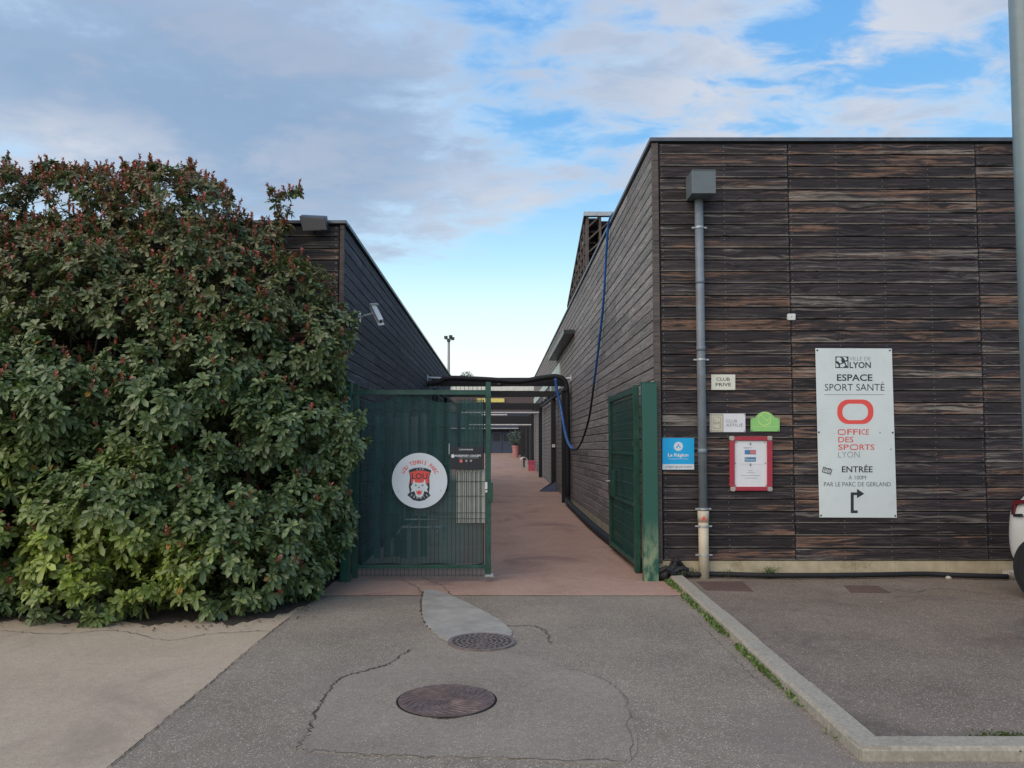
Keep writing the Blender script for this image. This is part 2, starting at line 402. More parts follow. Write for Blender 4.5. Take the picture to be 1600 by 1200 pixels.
# red tarmac of the alley, rising
ys = [YR, FY - .12] + [FY - .119 + i * 1.5 for i in range(50)]
pm = MB()
def wid(y): return (LX + .05, SX - .03) if y < 29.5 else (-16, SX - .03) if y < 42 else (-16, 14)
prev = None
for y in ys:
    x0, x1 = (LX - .35, K0[0]) if y < FY - .1195 else wid(y)
    if y < FY - .1195: x0, x1 = E0[0] - .02, KX(y) + .05
    z = G(y) + .004; k = len(pm.v)
    pm.v += [(x0, y, z), (x1, y, z)]
    if prev is not None: pm.f.append((prev, prev + 1, k + 1, k))
    prev = k
pm.build('red_path', 'red', kind='structure')
# the parking bay is a little higher
LZ = .03
K0t = gp(1052, 905, .07)
lot = [(KX(FY) + .14, FY + .1), (K1[0] + .14, K1[1] + .16), (16, K1[1] + .16), (16, FY + .1)]
sheet('parking_bay', lot, LZ, 'lot', .14)
def kerb_run(a, b, w_, L, parent, h=.075, first=0):
    a = Vector(a + (0,)); b = Vector(b + (0,)); d = (b - a); n = max(1, round(d.length / L)); d.normalize(); s = Vector((d.y, -d.x, 0))
    if s.x < 0 and abs(d.x) < abs(d.y): s = -s
    if abs(d.x) > abs(d.y): s = Vector((0, 1, 0))
    step = (b - a).length / n
    for i in range(n):
        p, q = a + d * (step * i + .009), a + d * (step * (i + 1) - .009)
        m = MB(); hj = h + random.uniform(-.008, .006)
        prof = [(0, -.1), (0, hj - .02), (.018, hj), (w_ - .012, hj), (w_, hj - .01), (w_, -.1)]
        if (d.cross(s)).z > 0: pass
        m.prism([p + s * u + Vector((0, 0, v)) for u, v in prof], q - p)
        m.build('kerb_stone', 'kerb', parent)
kt = thing('kerb', 'mossy concrete kerb running diagonally from the right gate post and turning right along the parking bay', 'kerb', (K0[0], K0[1], 0))
kerb_run(K0, K1, .155, 1.0, kt); kerb_run((K1[0] + .0, K1[1]), (K1[0] + 6.2, K1[1]), .16, 1.0, kt)

def ribbon(name, pxs, w_, mat='crack', z=.0068, jit=.02, label=None, seg=14, parent=None, g=False):
    pts = [Vector(gp(x, y) + (z,)) for x, y in pxs]; pp = smooth_path(pts, seg); m = MB()
    pp = [p + Vector((random.uniform(-jit, jit), random.uniform(-jit, jit), 0)) for p in pp]
    for i, p in enumerate(pp):
        d = (pp[min(i + 1, len(pp) - 1)] - pp[max(i - 1, 0)]).normalized(); s = Vector((-d.y, d.x, 0)) * w_ * random.uniform(.25, 1) * (.2 if i in (0, len(pp) - 1) else 1)
        m.v += [tuple(p - s), tuple(p + s)]
        if i: k = 2 * i; m.f.append((k - 2, k - 1, k + 1, k))
    return m.build(name, mat, kind='structure', parent=parent)
M['mend'] = ground_mat('mended_asphalt', (.185, .157, .122), (.330, .285, .228), (.66, .61, .52), .12, (.24, .205, .17), .4, .25, 150)
rp_ = [gp(p.x, p.y) for p in smooth_path([(a, b, 0) for a, b in ((700, 1018), (640, 1020), (605, 1038), (560, 1051), (525, 1066), (499, 1108), (480, 1150), (470, 1173), (640, 1183), (800, 1186), (984, 1190), (976, 1095), (935, 1060), (870, 1040), (800, 1022), (700, 1018))], 5)[:-1]]
sheet('tarmac_patch', rp_, .004, 'mend', .01)
ribbon('crack', [(482, 1145), (497, 1108), (512, 1082), (530, 1062), (560, 1052), (590, 1044), (612, 1036), (640, 1015)], .008)
ribbon('crack', [(480, 1150), (470, 1172), (540, 1176), (640, 1183), (800, 1186), (985, 1190)], .004, 'seam')
ribbon('crack', [(660, 925), (658, 945), (662, 965), (672, 981), (690, 990), (702, 1002)], .010)
ribbon('crack', [(790, 978), (835, 979), (852, 988), (860, 1006)], .009, 'seam')
ribbon('crack', [(1080, 960), (1130, 1010), (1165, 1048), (1205, 1080)], .003, 'seam', jit=.015)
ribbon('crack', [(985, 1190), (975, 1090), (935, 1060), (870, 1040)], .0035, 'seam')
ribbon('crack', [(452, 966), (400, 1006), (340, 1058), (270, 1116), (165, 1204)], .006, jit=.006, seg=30)
ribbon('crack', [(500, 932), (700, 931), (900, 932), (1055, 932)], .005, 'seam', z=.0095, jit=.006)
ribbon('crack', [(0, 985), (90, 990), (180, 985), (260, 1000), (330, 990), (440, 985)], .006, 'seam', z=.001, jit=.02)
ribbon('crack', [(625, 905), (650, 918), (664, 935)], .006, 'seam', z=.0095)
ribbon('crack', [(658, 903), (690, 915), (706, 934)], .006, 'seam', z=.0095)
ribbon('crack', [(1395, 925), (1430, 930), (1450, 926), (1480, 924), (1520, 930), (1560, 936)], .008, 'seam', z=LZ + .005)
pt = [gp(x, y) for x, y in smooth_path([(664, 922, 0), (690, 926, 0), (735, 945, 0), (783, 972, 0), (800, 992, 0), (770, 998, 0), (704, 1002, 0), (676, 986, 0), (664, 972, 0), (659, 948, 0), (664, 922, 0)], 4) for x, y in [(x, y)]] if False else \
     [gp(p.x, p.y) for p in smooth_path([(664, 922, 0), (690, 926, 0), (735, 945, 0), (783, 972, 0), (800, 992, 0), (770, 998, 0), (704, 1002, 0), (676, 986, 0), (664, 972, 0), (659, 948, 0), (664, 922, 0)], 12)[:-1]]
pt = [(x + random.uniform(-.008, .008), y + random.uniform(-.012, .012)) for x, y in pt]
sheet('concrete_patch', pt, .010, 'patch', .02)
for i, (pts, mt) in enumerate([([(1088, 913), (1160, 913), (1178, 929), (1104, 927)], 'redpatch'), ([(1318, 919), (1372, 920), (1392, 931), (1330, 931)], 'redpatch')]):
    sheet('tarmac_patch', [gp(*p) for p in pts], LZ + .004, mt, .01)

sp_ = smooth_path([(-300, 975, 0), (-100, 968, 0), (0, 972, 0), (60, 966, 0), (120, 974, 0), (180, 968, 0), (250, 975, 0), (300, 968, 0), (360, 974, 0), (410, 965, 0), (455, 955, 0), (490, 935, 0), (520, 912, 0)], 8)
bed = [gp(p.x, p.y + random.uniform(-3, 4)) for p in sp_]
sheet('soil', [(bed[0][0], FY + .2)] + bed + [(bed[-1][0] + .05, FY + .2)], .0005, 'soil', .004)  # soil strip that also stands in for contact shade along the hedge foot
# manhole covers
def disc(m, c, r0, r1, z0, z1, a0=0, a1=2 * math.pi, n=64):
    full = abs(a1 - a0 - 2 * math.pi) < 1e-6; k = len(m.v); cnt = n if full else n + 1
    for i in range(cnt):
        a = a0 + (a1 - a0) * i / n
        for r, z in ((r0, z0), (r0, z1), (r1, z1), (r1, z0)): m.v.append((c[0] + r * math.cos(a), c[1] + r * math.sin(a), z))
    for i in range(n):
        A = k + 4 * i; B = k + 4 * ((i + 1) % cnt)
        for j in range(4): m.f.append((A + j, A + (j + 1) % 4, B + (j + 1) % 4, B + j))
    if not full:
        m.f.append((k, k + 3, k + 2, k + 1)); e = k + 4 * n; m.f.append((e, e + 1, e + 2, e + 3))
c1 = gp(753, 1004); r1 = (gp(806, 1004)[0] - gp(700, 1004)[0]) / 2
t = thing('drain_grate', 'round cast iron drain grate with rings of slots beside the pale concrete patch', 'drain grate', (c1[0], c1[1], 0))
m = MB(); disc(m, c1, 0.001, r1 * .93, -.02, .0115); m.build('drain_shade', 'void', t)  # black disc just under the bars stands in for the unlit drain
m = MB(); disc(m, c1, r1 * .88, r1, 0, .0150); m.build('frame', 'iron_worn', t)
m = MB()
for q, rr in enumerate((.12, .27, .42, .57, .72)):
    disc(m, c1, r1 * rr, r1 * (rr + .060), .004, .0142)
disc(m, c1, .001, r1 * .07, .004, .0142, n=24)
for q in range(5):
    r0_, r1_ = (.07, .19, .335, .485, .635)[q] * r1, (.13, .28, .43, .58, .73)[q] * r1
    nn = (6, 10, 14, 18, 24)[q]
    for i in range(nn):
        a = 2 * math.pi * (i + .3 * q) / nn; disc(m, c1, r0_, r1_, .004, .0136, a, a + 2 * math.pi / nn * .28, 3)
for i in range(28):
    a = 2 * math.pi * i / 28; disc(m, c1, r1 * .785, r1 * .885, .004, .0136, a, a + 2 * math.pi / 28 * .3, 3)
m.build('grate', 'iron_worn', t)
c2 = gp(698, 1095); r2 = (gp(775, 1095)[0] - gp(620, 1095)[0]) / 2
t = thing('manhole_cover', 'solid rusty brown round manhole cover in the foreground asphalt', 'manhole cover', (c2[0], c2[1], 0))
m = MB(); disc(m, c2, r2 * .97, r2 * 1.015, -.02, .006); m.build('rim_gap', 'void', t)
m = MB(); disc(m, c2, .001, r2 * .972, -.02, .011); m.build('lid', 'iron', t)
m = MB()
for i in range(26):
    a = 2 * math.pi * i / 26; pts = []
    for k in range(9):
        rr = r2 * (.14 + .80 * k / 8); aa = a + .9 * (k / 8) ** 1.1 + .05 * math.sin(k * 2.3 + i)
        pts.append((c2[0] + rr * math.cos(aa), c2[1] + rr * math.sin(aa), .0112))
    m.tube(pts, .0045, 5)
m.build('ridges', 'iron', t, kind='stuff')
ribbon('crack', [(640, 1112), (668, 1121), (700, 1124), (735, 1118)], .012, jit=.008)
for (px, py) in [(600, 1120)]: pass

# ------------------------------------------------------------------ plank walls
PITCH = .146
_pm = {}
def plank_mesh(L, mat, h=PITCH - .009, lod=0):
    key = (round(L, 3), mat, lod)
    if key in _pm: return _pm[key]
    a = h / 2
    prof = [(0, -a), (.014, -a + .001), (.021, -a + .007), (.024, a - .014), (.017, a - .003), (0, a)]
    m = MB(); m.prism([(0, d, z) for d, z in prof], (L, 0, 0))
    me = bpy.data.meshes.new('plank'); me.from_pydata(m.v, [], m.f); me.materials.append(M[mat]); me.update()
    _pm[key] = me; return me
def put_plank(parent, org, u, n, L, mat):
    """board with its back at org, running along u, facing n"""
    o = bpy.data.objects.new('plank', plank_mesh(L, mat)); C.objects.link(o); o.parent = parent
    u, n = Vector(u), Vector(n); z = Vector((0, 0, 1))
    tilt = random.uniform(-.0015, .0015)
    mt = Matrix.Identity(4)
    for i in range(3): mt[i][0] = u[i]; mt[i][1] = n[i]; mt[i][2] = z[i]
    mt = Matrix.Translation(Vector(org) + n * random.uniform(-.0015, .0015) - ORG[parent.name]) @ mt @ Matrix.Rotation(random.uniform(-.0006, .0006), 4, 'Y') @ Matrix.Rotation(random.uniform(-.02, .02), 4, 'X')
    o.matrix_local = mt; return o
def put_row(m, org, u, n, L, h=PITCH - .009):
    a = h / 2; u, n = Vector(u), Vector(n)
    prof = [(0, -a), (.021, -a + .004), (.024, a - .014), (.017, a - .003), (0, a)]
    m.prism([Vector(org) + n * d + Vector((0, 0, z)) for d, z in prof], u * L)

# right building
BD = 42.6
rb = thing('timber_building', 'tall dark timber-clad building right of the alley with club signs and a grey downpipe', 'building', (SX, FY, 0))
bot = P(1300, 876, Y=FY).z; rows = 35; pitch = (TOP_R - .06 - bot) / rows
PITCH = pitch
MB().box((SX + .03, FY + .03, bot - .02), (16, BD, TOP_R - .02)).build('wall', 'core', rb)
cols = [P(1034, 600, Y=FY).x, P(1238, 600, Y=FY).x, P(1536, 600, Y=FY).x]
cols.append(cols[2] + (cols[2] - cols[1])); cols.append(cols[3] + (cols[2] - cols[1]))
for i in range(rows):
    for c in range(4):
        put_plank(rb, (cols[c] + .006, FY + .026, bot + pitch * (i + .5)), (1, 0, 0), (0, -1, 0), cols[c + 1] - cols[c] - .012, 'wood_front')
MB().box((cols[4], FY + .01, bot), (16, FY + .03, TOP_R - .03)).build('end_cladding', 'core', rb)
MB().box((SX - .002, FY - .004, bot - .03), (cols[0] - .012, FY + .05, TOP_R - .06)).build('corner_post', 'trim', rb, bevel=.004)
m = MB(); m.box((SX - .03, FY - .03, TOP_R - .045), (16, FY + .12, TOP_R)); m.build('capping', 'cap', rb)
m = MB(); m.box((SX - .03, FY + .121, TOP_R - .045), (SX + .12, BD, TOP_R)); m.build('side_capping', 'cap', rb)
# nail heads
m = MB()
def nails(m, xs, y, z0, rows_, p_, n):
    for x in xs:
        for i in range(rows_):
            for dz_ in (-.036, .036):
                xx = x + random.uniform(-.006, .006); z = z0 + p_ * (i + .5) + dz_; r = .005
                m.add([(xx - r, y, z), (xx, y, z - r), (xx + r, y, z), (xx, y, z + r)], [(0, 1, 2, 3)])
xs = []
for c in range(3):
    a, b = cols[c] + .03, cols[c + 1] - .03; k = 2 if c == 0 else 4
    xs += [a + (b - a) * j / (k if c else 2) for j in range((k if c else 2) + 1)]
nails(m, xs, FY - .0005, bot, rows, pitch, 0); m.build('nail_heads', 'galv', rb, kind='stuff')
# plinth blocks
xb = [SX + .02, P(1105, 890, Y=FY).x, P(1217, 890, Y=FY).x, P(1281, 890, Y=FY).x, P(1338, 890, Y=FY).x, P(1400, 890, Y=FY).x, P(1480, 890, Y=FY).x, P(1560, 890, Y=FY).x]
while xb[-1] < 15: xb.append(xb[-1] + .6)
for a, b in zip(xb, xb[1:]):
    MB().box((a + .0015, FY + .02, -.2), (b - .0015, FY + .2, bot - .005)).build('plinth_block', 'plinth', rb)
MB().box((SX + .01, FY + .201, -.2), (SX + .2, BD, bot - .005)).build('side_plinth', 'plinth', rb)
# side wall: boards 3-4 m long, joints staggered; single boards near, one mesh beyond
rowf = MB(); Ls = (2.4, 3.0, 3.6)
for i in range(rows):
    y = FY + .075; z = bot + pitch * (i + .5); first = True
    while y < BD - .5:
        L = random.choice(Ls) if not first else random.choice((1.2, 1.8, 2.4, 3.0)); first = False
        L = min(L, BD - y)
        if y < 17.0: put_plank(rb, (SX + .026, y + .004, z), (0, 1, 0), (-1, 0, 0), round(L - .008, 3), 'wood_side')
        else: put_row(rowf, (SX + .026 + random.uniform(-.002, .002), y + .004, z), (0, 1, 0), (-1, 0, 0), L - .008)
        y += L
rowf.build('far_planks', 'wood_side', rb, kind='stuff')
# lean-to canopy and pale window band on the side wall
m = MB()
def sidebox(m, p0, p1, proud, X=SX):
    a, b = P(*p0, X=X), P(*p1, X=X); m.box((X - proud, a.y, a.z), (X + .0, b.y, b.z))
ya, yb = P(898, 515, X=SX).y, P(870, 552, X=SX).y; za = P(898, 515, X=SX).z
m.box((SX - .28, ya, za - .10), (SX - .002, yb, za)); m.build('canopy', 'lampgrey', rb)
y2, y3 = P(876, 560, X=SX).y, P(838, 590, X=SX).y; zt, zb_ = za - .35, za - 1.15
fr = MB()
fr.box((SX - .05, y2, zb_), (SX - .002, y2 + .35, zt)); fr.box((SX - .05, y2 + .35, zt - .32), (SX - .002, BD - 1, zt))
for yy in (y2 + 4, y2 + 8): fr.box((SX - .05, yy, zb_), (SX - .002, yy + .35, zt - .33))
win = fr.build('window', 'palegreen', rb)
MB().box((SX - .02, y2 + .36, zb_), (SX - .001, BD - 1, zt - .33)).build('pane', 'glassdark', win)
# door flush in the boards between the pergola posts
dy0, dy1 = P(870, 700, X=SX).y, P(862, 700, X=SX).y
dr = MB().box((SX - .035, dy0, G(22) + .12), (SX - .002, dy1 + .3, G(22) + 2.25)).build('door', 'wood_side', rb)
MB().box((SX - .09, dy0 + .12, G(22) + 1.1), (SX - .036, dy0 + .26, G(22) + 1.14)).build('handle', 'galv', dr)
# lattice roof screen
LXs = SX + .35
A = P(915, 338, X=LXs); B = P(890, 470, X=LXs)
lt = thing('roof_lattice', 'brown timber lattice screen with pale cap rising behind the roof edge', 'lattice screen', (LXs, A.y, TOP_R))
xr = P(975, 340, Y=A.y).x + 1.0
def bar(m, a, b, r): m.tube([a, b], r, 4)
m = MB(); m.box((LXs - .05, A.y - .06, A.z), (xr, A.y + .08, A.z + .11)); m.build('cap', 'alu', lt)
m = MB()
zbt = TOP_R + .05
for k in range(7):
    x = LXs + .02 + k * (.33); m.box((x, A.y, zbt), (x + .06, A.y + .3, A.z - .01))
m.build('upright', 'lattice', lt, kind='stuff')
m = MB(); nb = 12
for k in range(nb):
    z0 = zbt - 1.2 + k * .34
    for j in range(6):
        x0 = LXs + .08 + j * .33; zA = z0 + j * .28; zB = zA + .25
        if zA > zbt and zB < A.z: m.prism([(x0, A.y + .02, zA), (x0 + .27, A.y + .02, zB), (x0 + .27, A.y + .02, zB + .05), (x0, A.y + .02, zA + .05)], (0, .28, 0))
m.build('slat', 'lattice', lt, kind='stuff')
m = MB(); N = 9
for k in range(N + 1):
    f = k / N; y = A.y + .35 + (B.y - A.y + 1.5) * f; zt_ = A.z + (B.z - A.z) * (y - A.y) / (B.y - A.y)
    if zt_ > zbt + .1: m.box((LXs - .03, y, zbt), (LXs + .03, y + .09, zt_))
for k in range(1, 9):
    z = zbt + k * .3
    yend = A.y + (A.z - z) / (A.z - B.z) * (B.y - A.y)
    if z < A.z: m.box((LXs - .02, A.y + .3, z), (LXs + .3, yend, z + .05))
m.prism([(LXs - .04, A.y, A.z), (LXs - .04, B.y + .5, B.z - .15), (LXs - .04, B.y + .5, B.z - .05), (LXs - .04, A.y, A.z + .1)], (.08, 0, 0))
m.build('side_lattice', 'lattice', lt, kind='stuff')
MB().box((LXs + .10, A.y + .36, zbt), (xr, A.y + 1.2, A.z - .02)).build('dark_backing', 'core', lt)  # black box added behind the slats so the lattice cells look dark

# left building
lb = thing('timber_building', 'low dark timber building left of the alley behind the hedge, floodlight on its corner', 'building', (LX, FY, 0))
LD = 30.0; rl = 29; pl = PITCH; bl = TOP_L - .05 - rl * pl
MB().box((-14, FY + .03, -.2), (LX - .03, LD, TOP_L - .02)).build('wall', 'core', lb)
x1 = P(529, 500, Y=FY).x
for i in range(rl):
    z = bl + pl * (i + .5)
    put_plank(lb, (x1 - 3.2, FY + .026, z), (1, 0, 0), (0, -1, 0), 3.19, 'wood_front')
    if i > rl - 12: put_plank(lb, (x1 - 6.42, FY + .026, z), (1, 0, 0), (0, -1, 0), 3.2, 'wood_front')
rowf = MB()
for i in range(rl):
    y = FY + .075; z = bl + pl * (i + .5); first = True
    while y < LD - .4:
        L = random.choice(Ls) if not first else random.choice((1.2, 1.8, 2.4, 3.0)); first = False
        L = min(L, LD - y)
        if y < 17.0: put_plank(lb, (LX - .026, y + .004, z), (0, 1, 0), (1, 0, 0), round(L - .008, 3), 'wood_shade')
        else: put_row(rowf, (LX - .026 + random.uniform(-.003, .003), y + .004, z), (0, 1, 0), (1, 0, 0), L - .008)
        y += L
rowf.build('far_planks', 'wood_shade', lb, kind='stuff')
MB().box((x1 + .004, FY - .004, bl), (LX + .002, FY + .05, TOP_L - .05)).build('corner_post', 'trim', lb, bevel=.004)
m = MB(); m.box((-14, FY - .04, TOP_L - .045), (LX + .035, FY + .12, TOP_L)); m.build('capping', 'cap', lb, bevel=.008)
m = MB(); m.box((LX - .1, FY + .121, TOP_L - .045), (LX + .035, LD, TOP_L)); m.build('side_capping', 'lampgrey', lb)
nm = MB(); nails(nm, [x1 - .04], FY - .0005, bl, rl, pl, 0); nm.build('nail_heads', 'galv', lb, kind='stuff')

# ------------------------------------------------------------------ signs
def T(s, x0, y0, x1_, y1_, Y, mat, parent, name='lettering', bold=0.0, lift=.0012, shear=0):
    cu = bpy.data.curves.new('t', 'FONT'); cu.body = s; cu.size = 1; cu.offset = bold; cu.resolution_u = 3
    o = bpy.data.objects.new('t', cu); C.objects.link(o); dg = bpy.context.evaluated_depsgraph_get()
    me = bpy.data.meshes.new_from_object(o.evaluated_get(dg)); C.objects.unlink(o); bpy.data.objects.remove(o)
    vs = [v.co.copy() for v in me.vertices]; fs = [tuple(p.vertices) for p in me.polygons]
    ax, bx = min(v.x for v in vs), max(v.x for v in vs); ay, by = min(v.y for v in vs), max(v.y for v in vs)
    m = MB(); m.v = [tuple(P(x0 + (v.x - ax) / (bx - ax) * (x1_ - x0), y1_ + (v.y - ay) / (by - ay) * (y0 - y1_), Y=Y - lift)) for v in vs]
    m.f = fs; bpy.data.meshes.remove(me)
    return m.build(name, mat, parent)
def arc_text(s, cx, cy, rad, a0, a1, h, Y, mat, parent, bold=.012, flip=False, wf=.8, lift=.0012):
    M_ = MB(); n = len(s)
    for i, ch in enumerate(s):
        if ch == ' ': continue
        cu = bpy.data.curves.new('t', 'FONT'); cu.body = ch; cu.size = 1; cu.offset = bold; cu.resolution_u = 3; cu.align_x = 'CENTER'
        o = bpy.data.objects.new('t', cu); C.objects.link(o); dg = bpy.context.evaluated_depsgraph_get()
        me = bpy.data.meshes.new_from_object(o.evaluated_get(dg)); C.objects.unlink(o); bpy.data.objects.remove(o)
        a = R(a0 + (a1 - a0) * i / (n - 1)); k = len(M_.v); sc = h / .72
        for v in me.vertices:
            u, q = v.co.x * sc * wf, v.co.y * sc
            if not flip: rr = rad + q; px, py = cx + rr * math.sin(a) + u * math.cos(a), cy - rr * math.cos(a) + u * math.sin(a)
            else: rr = rad - q; px, py = cx + rr * math.sin(a) + u * math.cos(a), cy + rr * math.cos(a) - u * math.sin(a)
            M_.v.append(tuple(P(px, py, Y=Y - lift)))
        M_.f += [tuple(j + k for j in p.vertices) for p in me.polygons]
        bpy.data.meshes.remove(me)
    return M_.build('lettering', mat, parent)
def plate(name, pts, Y, mat, parent, thick=.004, bevel=0, label=None):
    m = MB(); m.prism([P(x, y, Y=Y) for x, y in pts], (0, thick, 0)); return m.build(name, mat, parent, bevel=bevel, label=label)
def rect(x0, y0, x1_, y1_): return [(x0, y1_), (x1_, y1_), (x1_, y0), (x0, y0)]
def ell(cx, cy, rx, ry, n=32, a0=0, a1=360): return [(cx + rx * math.cos(R(a0 + (a1 - a0) * i / n)), cy + ry * math.sin(R(a0 + (a1 - a0) * i / n))) for i in range(n if a1 - a0 == 360 else n + 1)]
def rrect(x0, y0, x1_, y1_, r, n=8, rot=0):
    out = []
    for cx, cy, a in ((x1_ - r, y1_ - r, 0), (x0 + r, y1_ - r, 90), (x0 + r, y0 + r, 180), (x1_ - r, y0 + r, 270)):
        out += [(cx + r * math.cos(R(a + 90 * i / n)), cy + r * math.sin(R(a + 90 * i / n))) for i in range(n + 1)]
    return out
def ringplate(name, o_, i_, Y, mat, parent, lift=.0012):
    m = MB(); n = len(o_)
    m.v = [tuple(P(*p, Y=Y - lift)) for p in o_] + [tuple(P(*p, Y=Y - lift)) for p in i_]
    m.f = [(i, (i + 1) % n, n + (i + 1) % n, n + i) for i in range(n)]
    return m.build(name, mat, parent)
def flat(name, pts, Y, mat, parent, lift=.0012):
    m = MB(); m.v = [tuple(P(*p, Y=Y - lift)) for p in pts]; m.f = [tuple(range(len(pts)))]; return m.build(name, mat, parent)
def screws(pts, Y, parent, r=1.6, mat='ink'):
    for x, y in pts: plate('screw', ell(x, y, r, r, 10), Y - .0015, mat, parent, .003)

SY = FY - .012
def sgn(name, label, px, py, Y=None): Y = Y or SY; p = P(px, py, Y=Y); return thing(name, label, 'sign', tuple(p))
# large white information panel
s1 = sgn('information_sign', 'tall white sign reading ESPACE SPORT SANTÉ with red rounded O and black turn arrow', 1336, 808)
plate('panel', [(1280.5, 808.5), (1401.5, 809), (1393.5, 544.5), (1274, 544)], SY, 'white', s1, .004, .0008)
def q(x, y): return (1240 + x / 4, 530 + y / 4)
def TQ(s, x0, y0, x1_, y1_, mat='ink', bold=0.0, Y=SY): a, b = q(x0, y0), q(x1_, y1_); return T(s, a[0], a[1], b[0], b[1], Y, mat, s1, bold=bold)
TQ('VILLE DE', 350, 110, 481, 133, 'greyink', -.008); TQ('LYON', 350, 142, 483, 181, 'ink', .02)
TQ('ESPACE', 271, 219, 493, 261, 'ink', .018); TQ('SPORT SANTÉ', 195, 268, 568, 322, 'ink', -.002)
flat('rule_line', rect(*q(192, 345), *q(568, 348)), SY, 'greyink', s1)
ringplate('red_ring', rrect(*q(273, 377), *q(499, 530), 17), rrect(*q(305, 403), *q(465, 506), 12), SY, 'redink', s1)
def ring_o(x0, y0, x1_, y1_, tk, mat, Y=SY):
    a, b = q(x0, y0), q(x1_, y1_); ringplate('letter_ring', rrect(*a, *b, (b[1] - a[1]) * .42), rrect(a[0] + tk, a[1] + tk, b[0] - tk, b[1] - tk, (b[1] - a[1]) * .42 - tk), Y, mat, s1)
ring_o(276, 563, 326, 598, 1.5, 'thinred'); TQ('FFI', 335, 562, 418, 597, 'thinred', .012); TQ('CE', 424, 562, 470, 597, 'thinred', .012)
TQ('DES', 279, 610, 374, 645, 'thinred', .012); TQ('SP', 279, 657, 345, 692, 'thinred', .012); ring_o(352, 657, 404, 692, 1.5, 'thinred'); TQ('RTS', 412, 657, 505, 692, 'thinred', .012)
TQ('LYON', 279, 703, 412, 740, 'greyink', -.012)
TQ('ENTRÉE', 302, 784, 494, 832, 'ink', .016); TQ('À 100M', 343, 846, 452, 877, 'ink', -.006); TQ('PAR LE PARC DE GERLAND', 190, 893, 607, 920, 'ink', -.006)
flat('arrow', [q(*p) for p in [(357, 1087), (401, 1087), (401, 1070), (376, 1070), (376, 974), (396, 974), (396, 994), (442, 966), (396, 935), (396, 957), (357, 957)]], SY, 'ink', s1)
lg = flat('crest_square', rect(*q(261, 108), *q(343, 180)), SY, 'ink', s1)
for pts in ([(268, 116), (285, 112), (300, 120), (296, 134), (304, 146), (290, 152), (280, 140), (268, 136)], [(305, 112), (328, 112), (336, 128), (322, 134), (316, 122)], [(264, 150), (276, 156), (284, 172), (266, 174)],
            [(292, 158), (316, 150), (324, 164), (310, 176), (290, 174)], [(322, 142), (336, 138), (338, 172), (330, 158)]):
    flat('crest_mark', [q(*p) for p in reversed(pts)], SY, 'white', s1, .002)
ringplate('sticker_border', [q(*p) for p in ((186, 796), (242, 816), (232, 848), (177, 830))], [q(*p) for p in ((190, 802), (236, 819), (229, 842), (183, 827))], SY, 'ink', s1)
T('SPORT', *q(190, 806), *q(234, 822), SY, 'ink', s1, bold=.02); T('À LYON', *q(188, 822), *q(230, 838), SY, 'ink', s1, bold=.02)
screws([(1277, 547.5), (1390.5, 547.5), (1279.5, 675.5), (1395, 676), (1283, 805.5), (1399, 806)], SY, s1, 1.5)
for x, y in ((1375, 676), (1392, 702)): flat('speck', ell(x, y, 1.2, 1.2, 8), SY, 'greyink', s1)

s2 = sgn('club_prive_sign', 'small cream rectangular sign reading CLUB PRIVE right of the downpipe', 1130, 609)
def z7(x, y): return (1000 + x / 5.454, 560 + y / 5.454)
plate('panel', rect(*z7(608, 137), *z7(812, 268)), SY, 'offwhite', s2, .004, .0006)
T('CLUB', *z7(651, 163), *z7(766, 191), SY, 'ink', s2, bold=.008); T('PRIVE', *z7(645, 208), *z7(776, 238), SY, 'ink', s2, bold=.008)
s3 = sgn('club_affilie_sign', 'white and tan rectangular sign reading TENNIS CLUB AFFILIÉ', 1137, 674)
plate('panel', rect(*z7(595, 470), *z7(898, 628)), SY, 'paper', s3, .004, .0006)
flat('tan_square', rect(*z7(599, 474), *z7(712, 625)), SY, 'tanplate', s3)
ringplate('square_outline', rect(*z7(612, 490), *z7(698, 610)), rect(*z7(617, 495), *z7(693, 605)), SY, 'offwhite', s3, .002)
T('TEN', *z7(627, 505), *z7(680, 540), SY, 'offwhite', s3, bold=.03, lift=.002); T('NIS', *z7(627, 560), *z7(678, 592), SY, 'offwhite', s3, bold=.03, lift=.002)
T('CLUB', *z7(733, 522), *z7(827, 546), SY, 'greyink', s3); T('AFFILIÉ', *z7(733, 549), *z7(878, 581), SY, 'greyink', s3)
screws([z7(603, 478), z7(890, 478), z7(603, 619), z7(890, 619)], SY, s3, .8)
s4 = sgn('tennis_ball_sign', 'green arched-top sign with a yellow outlined tennis ball', 1196, 673)
arch = [z7(943, 622), z7(1190, 622), z7(1190, 507), z7(1160, 507)] + [z7(1065 + 92 * math.cos(R(a)), 545 - 92 * math.sin(R(a))) for a in range(25, 156, 10)] + [z7(972, 507), z7(943, 507)]
plate('panel', arch, SY, 'limeplate', s4, .004, .0006)
ringplate('ball_outline', [z7(*p) for p in ell(1062, 516, 56, 57)], [z7(*p) for p in ell(1062, 516, 51, 52)], SY, 'yellowink', s4)
m = MB(); cv_ = [(1014, 500), (1030, 482), (1050, 500), (1070, 524), (1095, 520), (1106, 500)]
sp = smooth_path([(a, b, 0) for a, b in cv_], 5)
m.v = [tuple(P(*z7(p.x, p.y - 2.6), Y=SY - .0012)) for p in sp] + [tuple(P(*z7(p.x, p.y + 2.6), Y=SY - .0012)) for p in sp]
n_ = len(sp); m.f = [(i + n_, i + 1 + n_, i + 1, i) for i in range(n_ - 1)]; m.build('ball_seam', 'yellowink', s4)
flat('rule_line', rect(*z7(958, 582), *z7(1175, 584)), SY, 'yellowink', s4)
screws([z7(953, 516), z7(1180, 516), z7(953, 613), z7(1180, 613)], SY, s4, .9)
s5 = sgn('region_sign', 'square bright blue sign reading La Région with white strip below left of downpipe', 1059, 733)
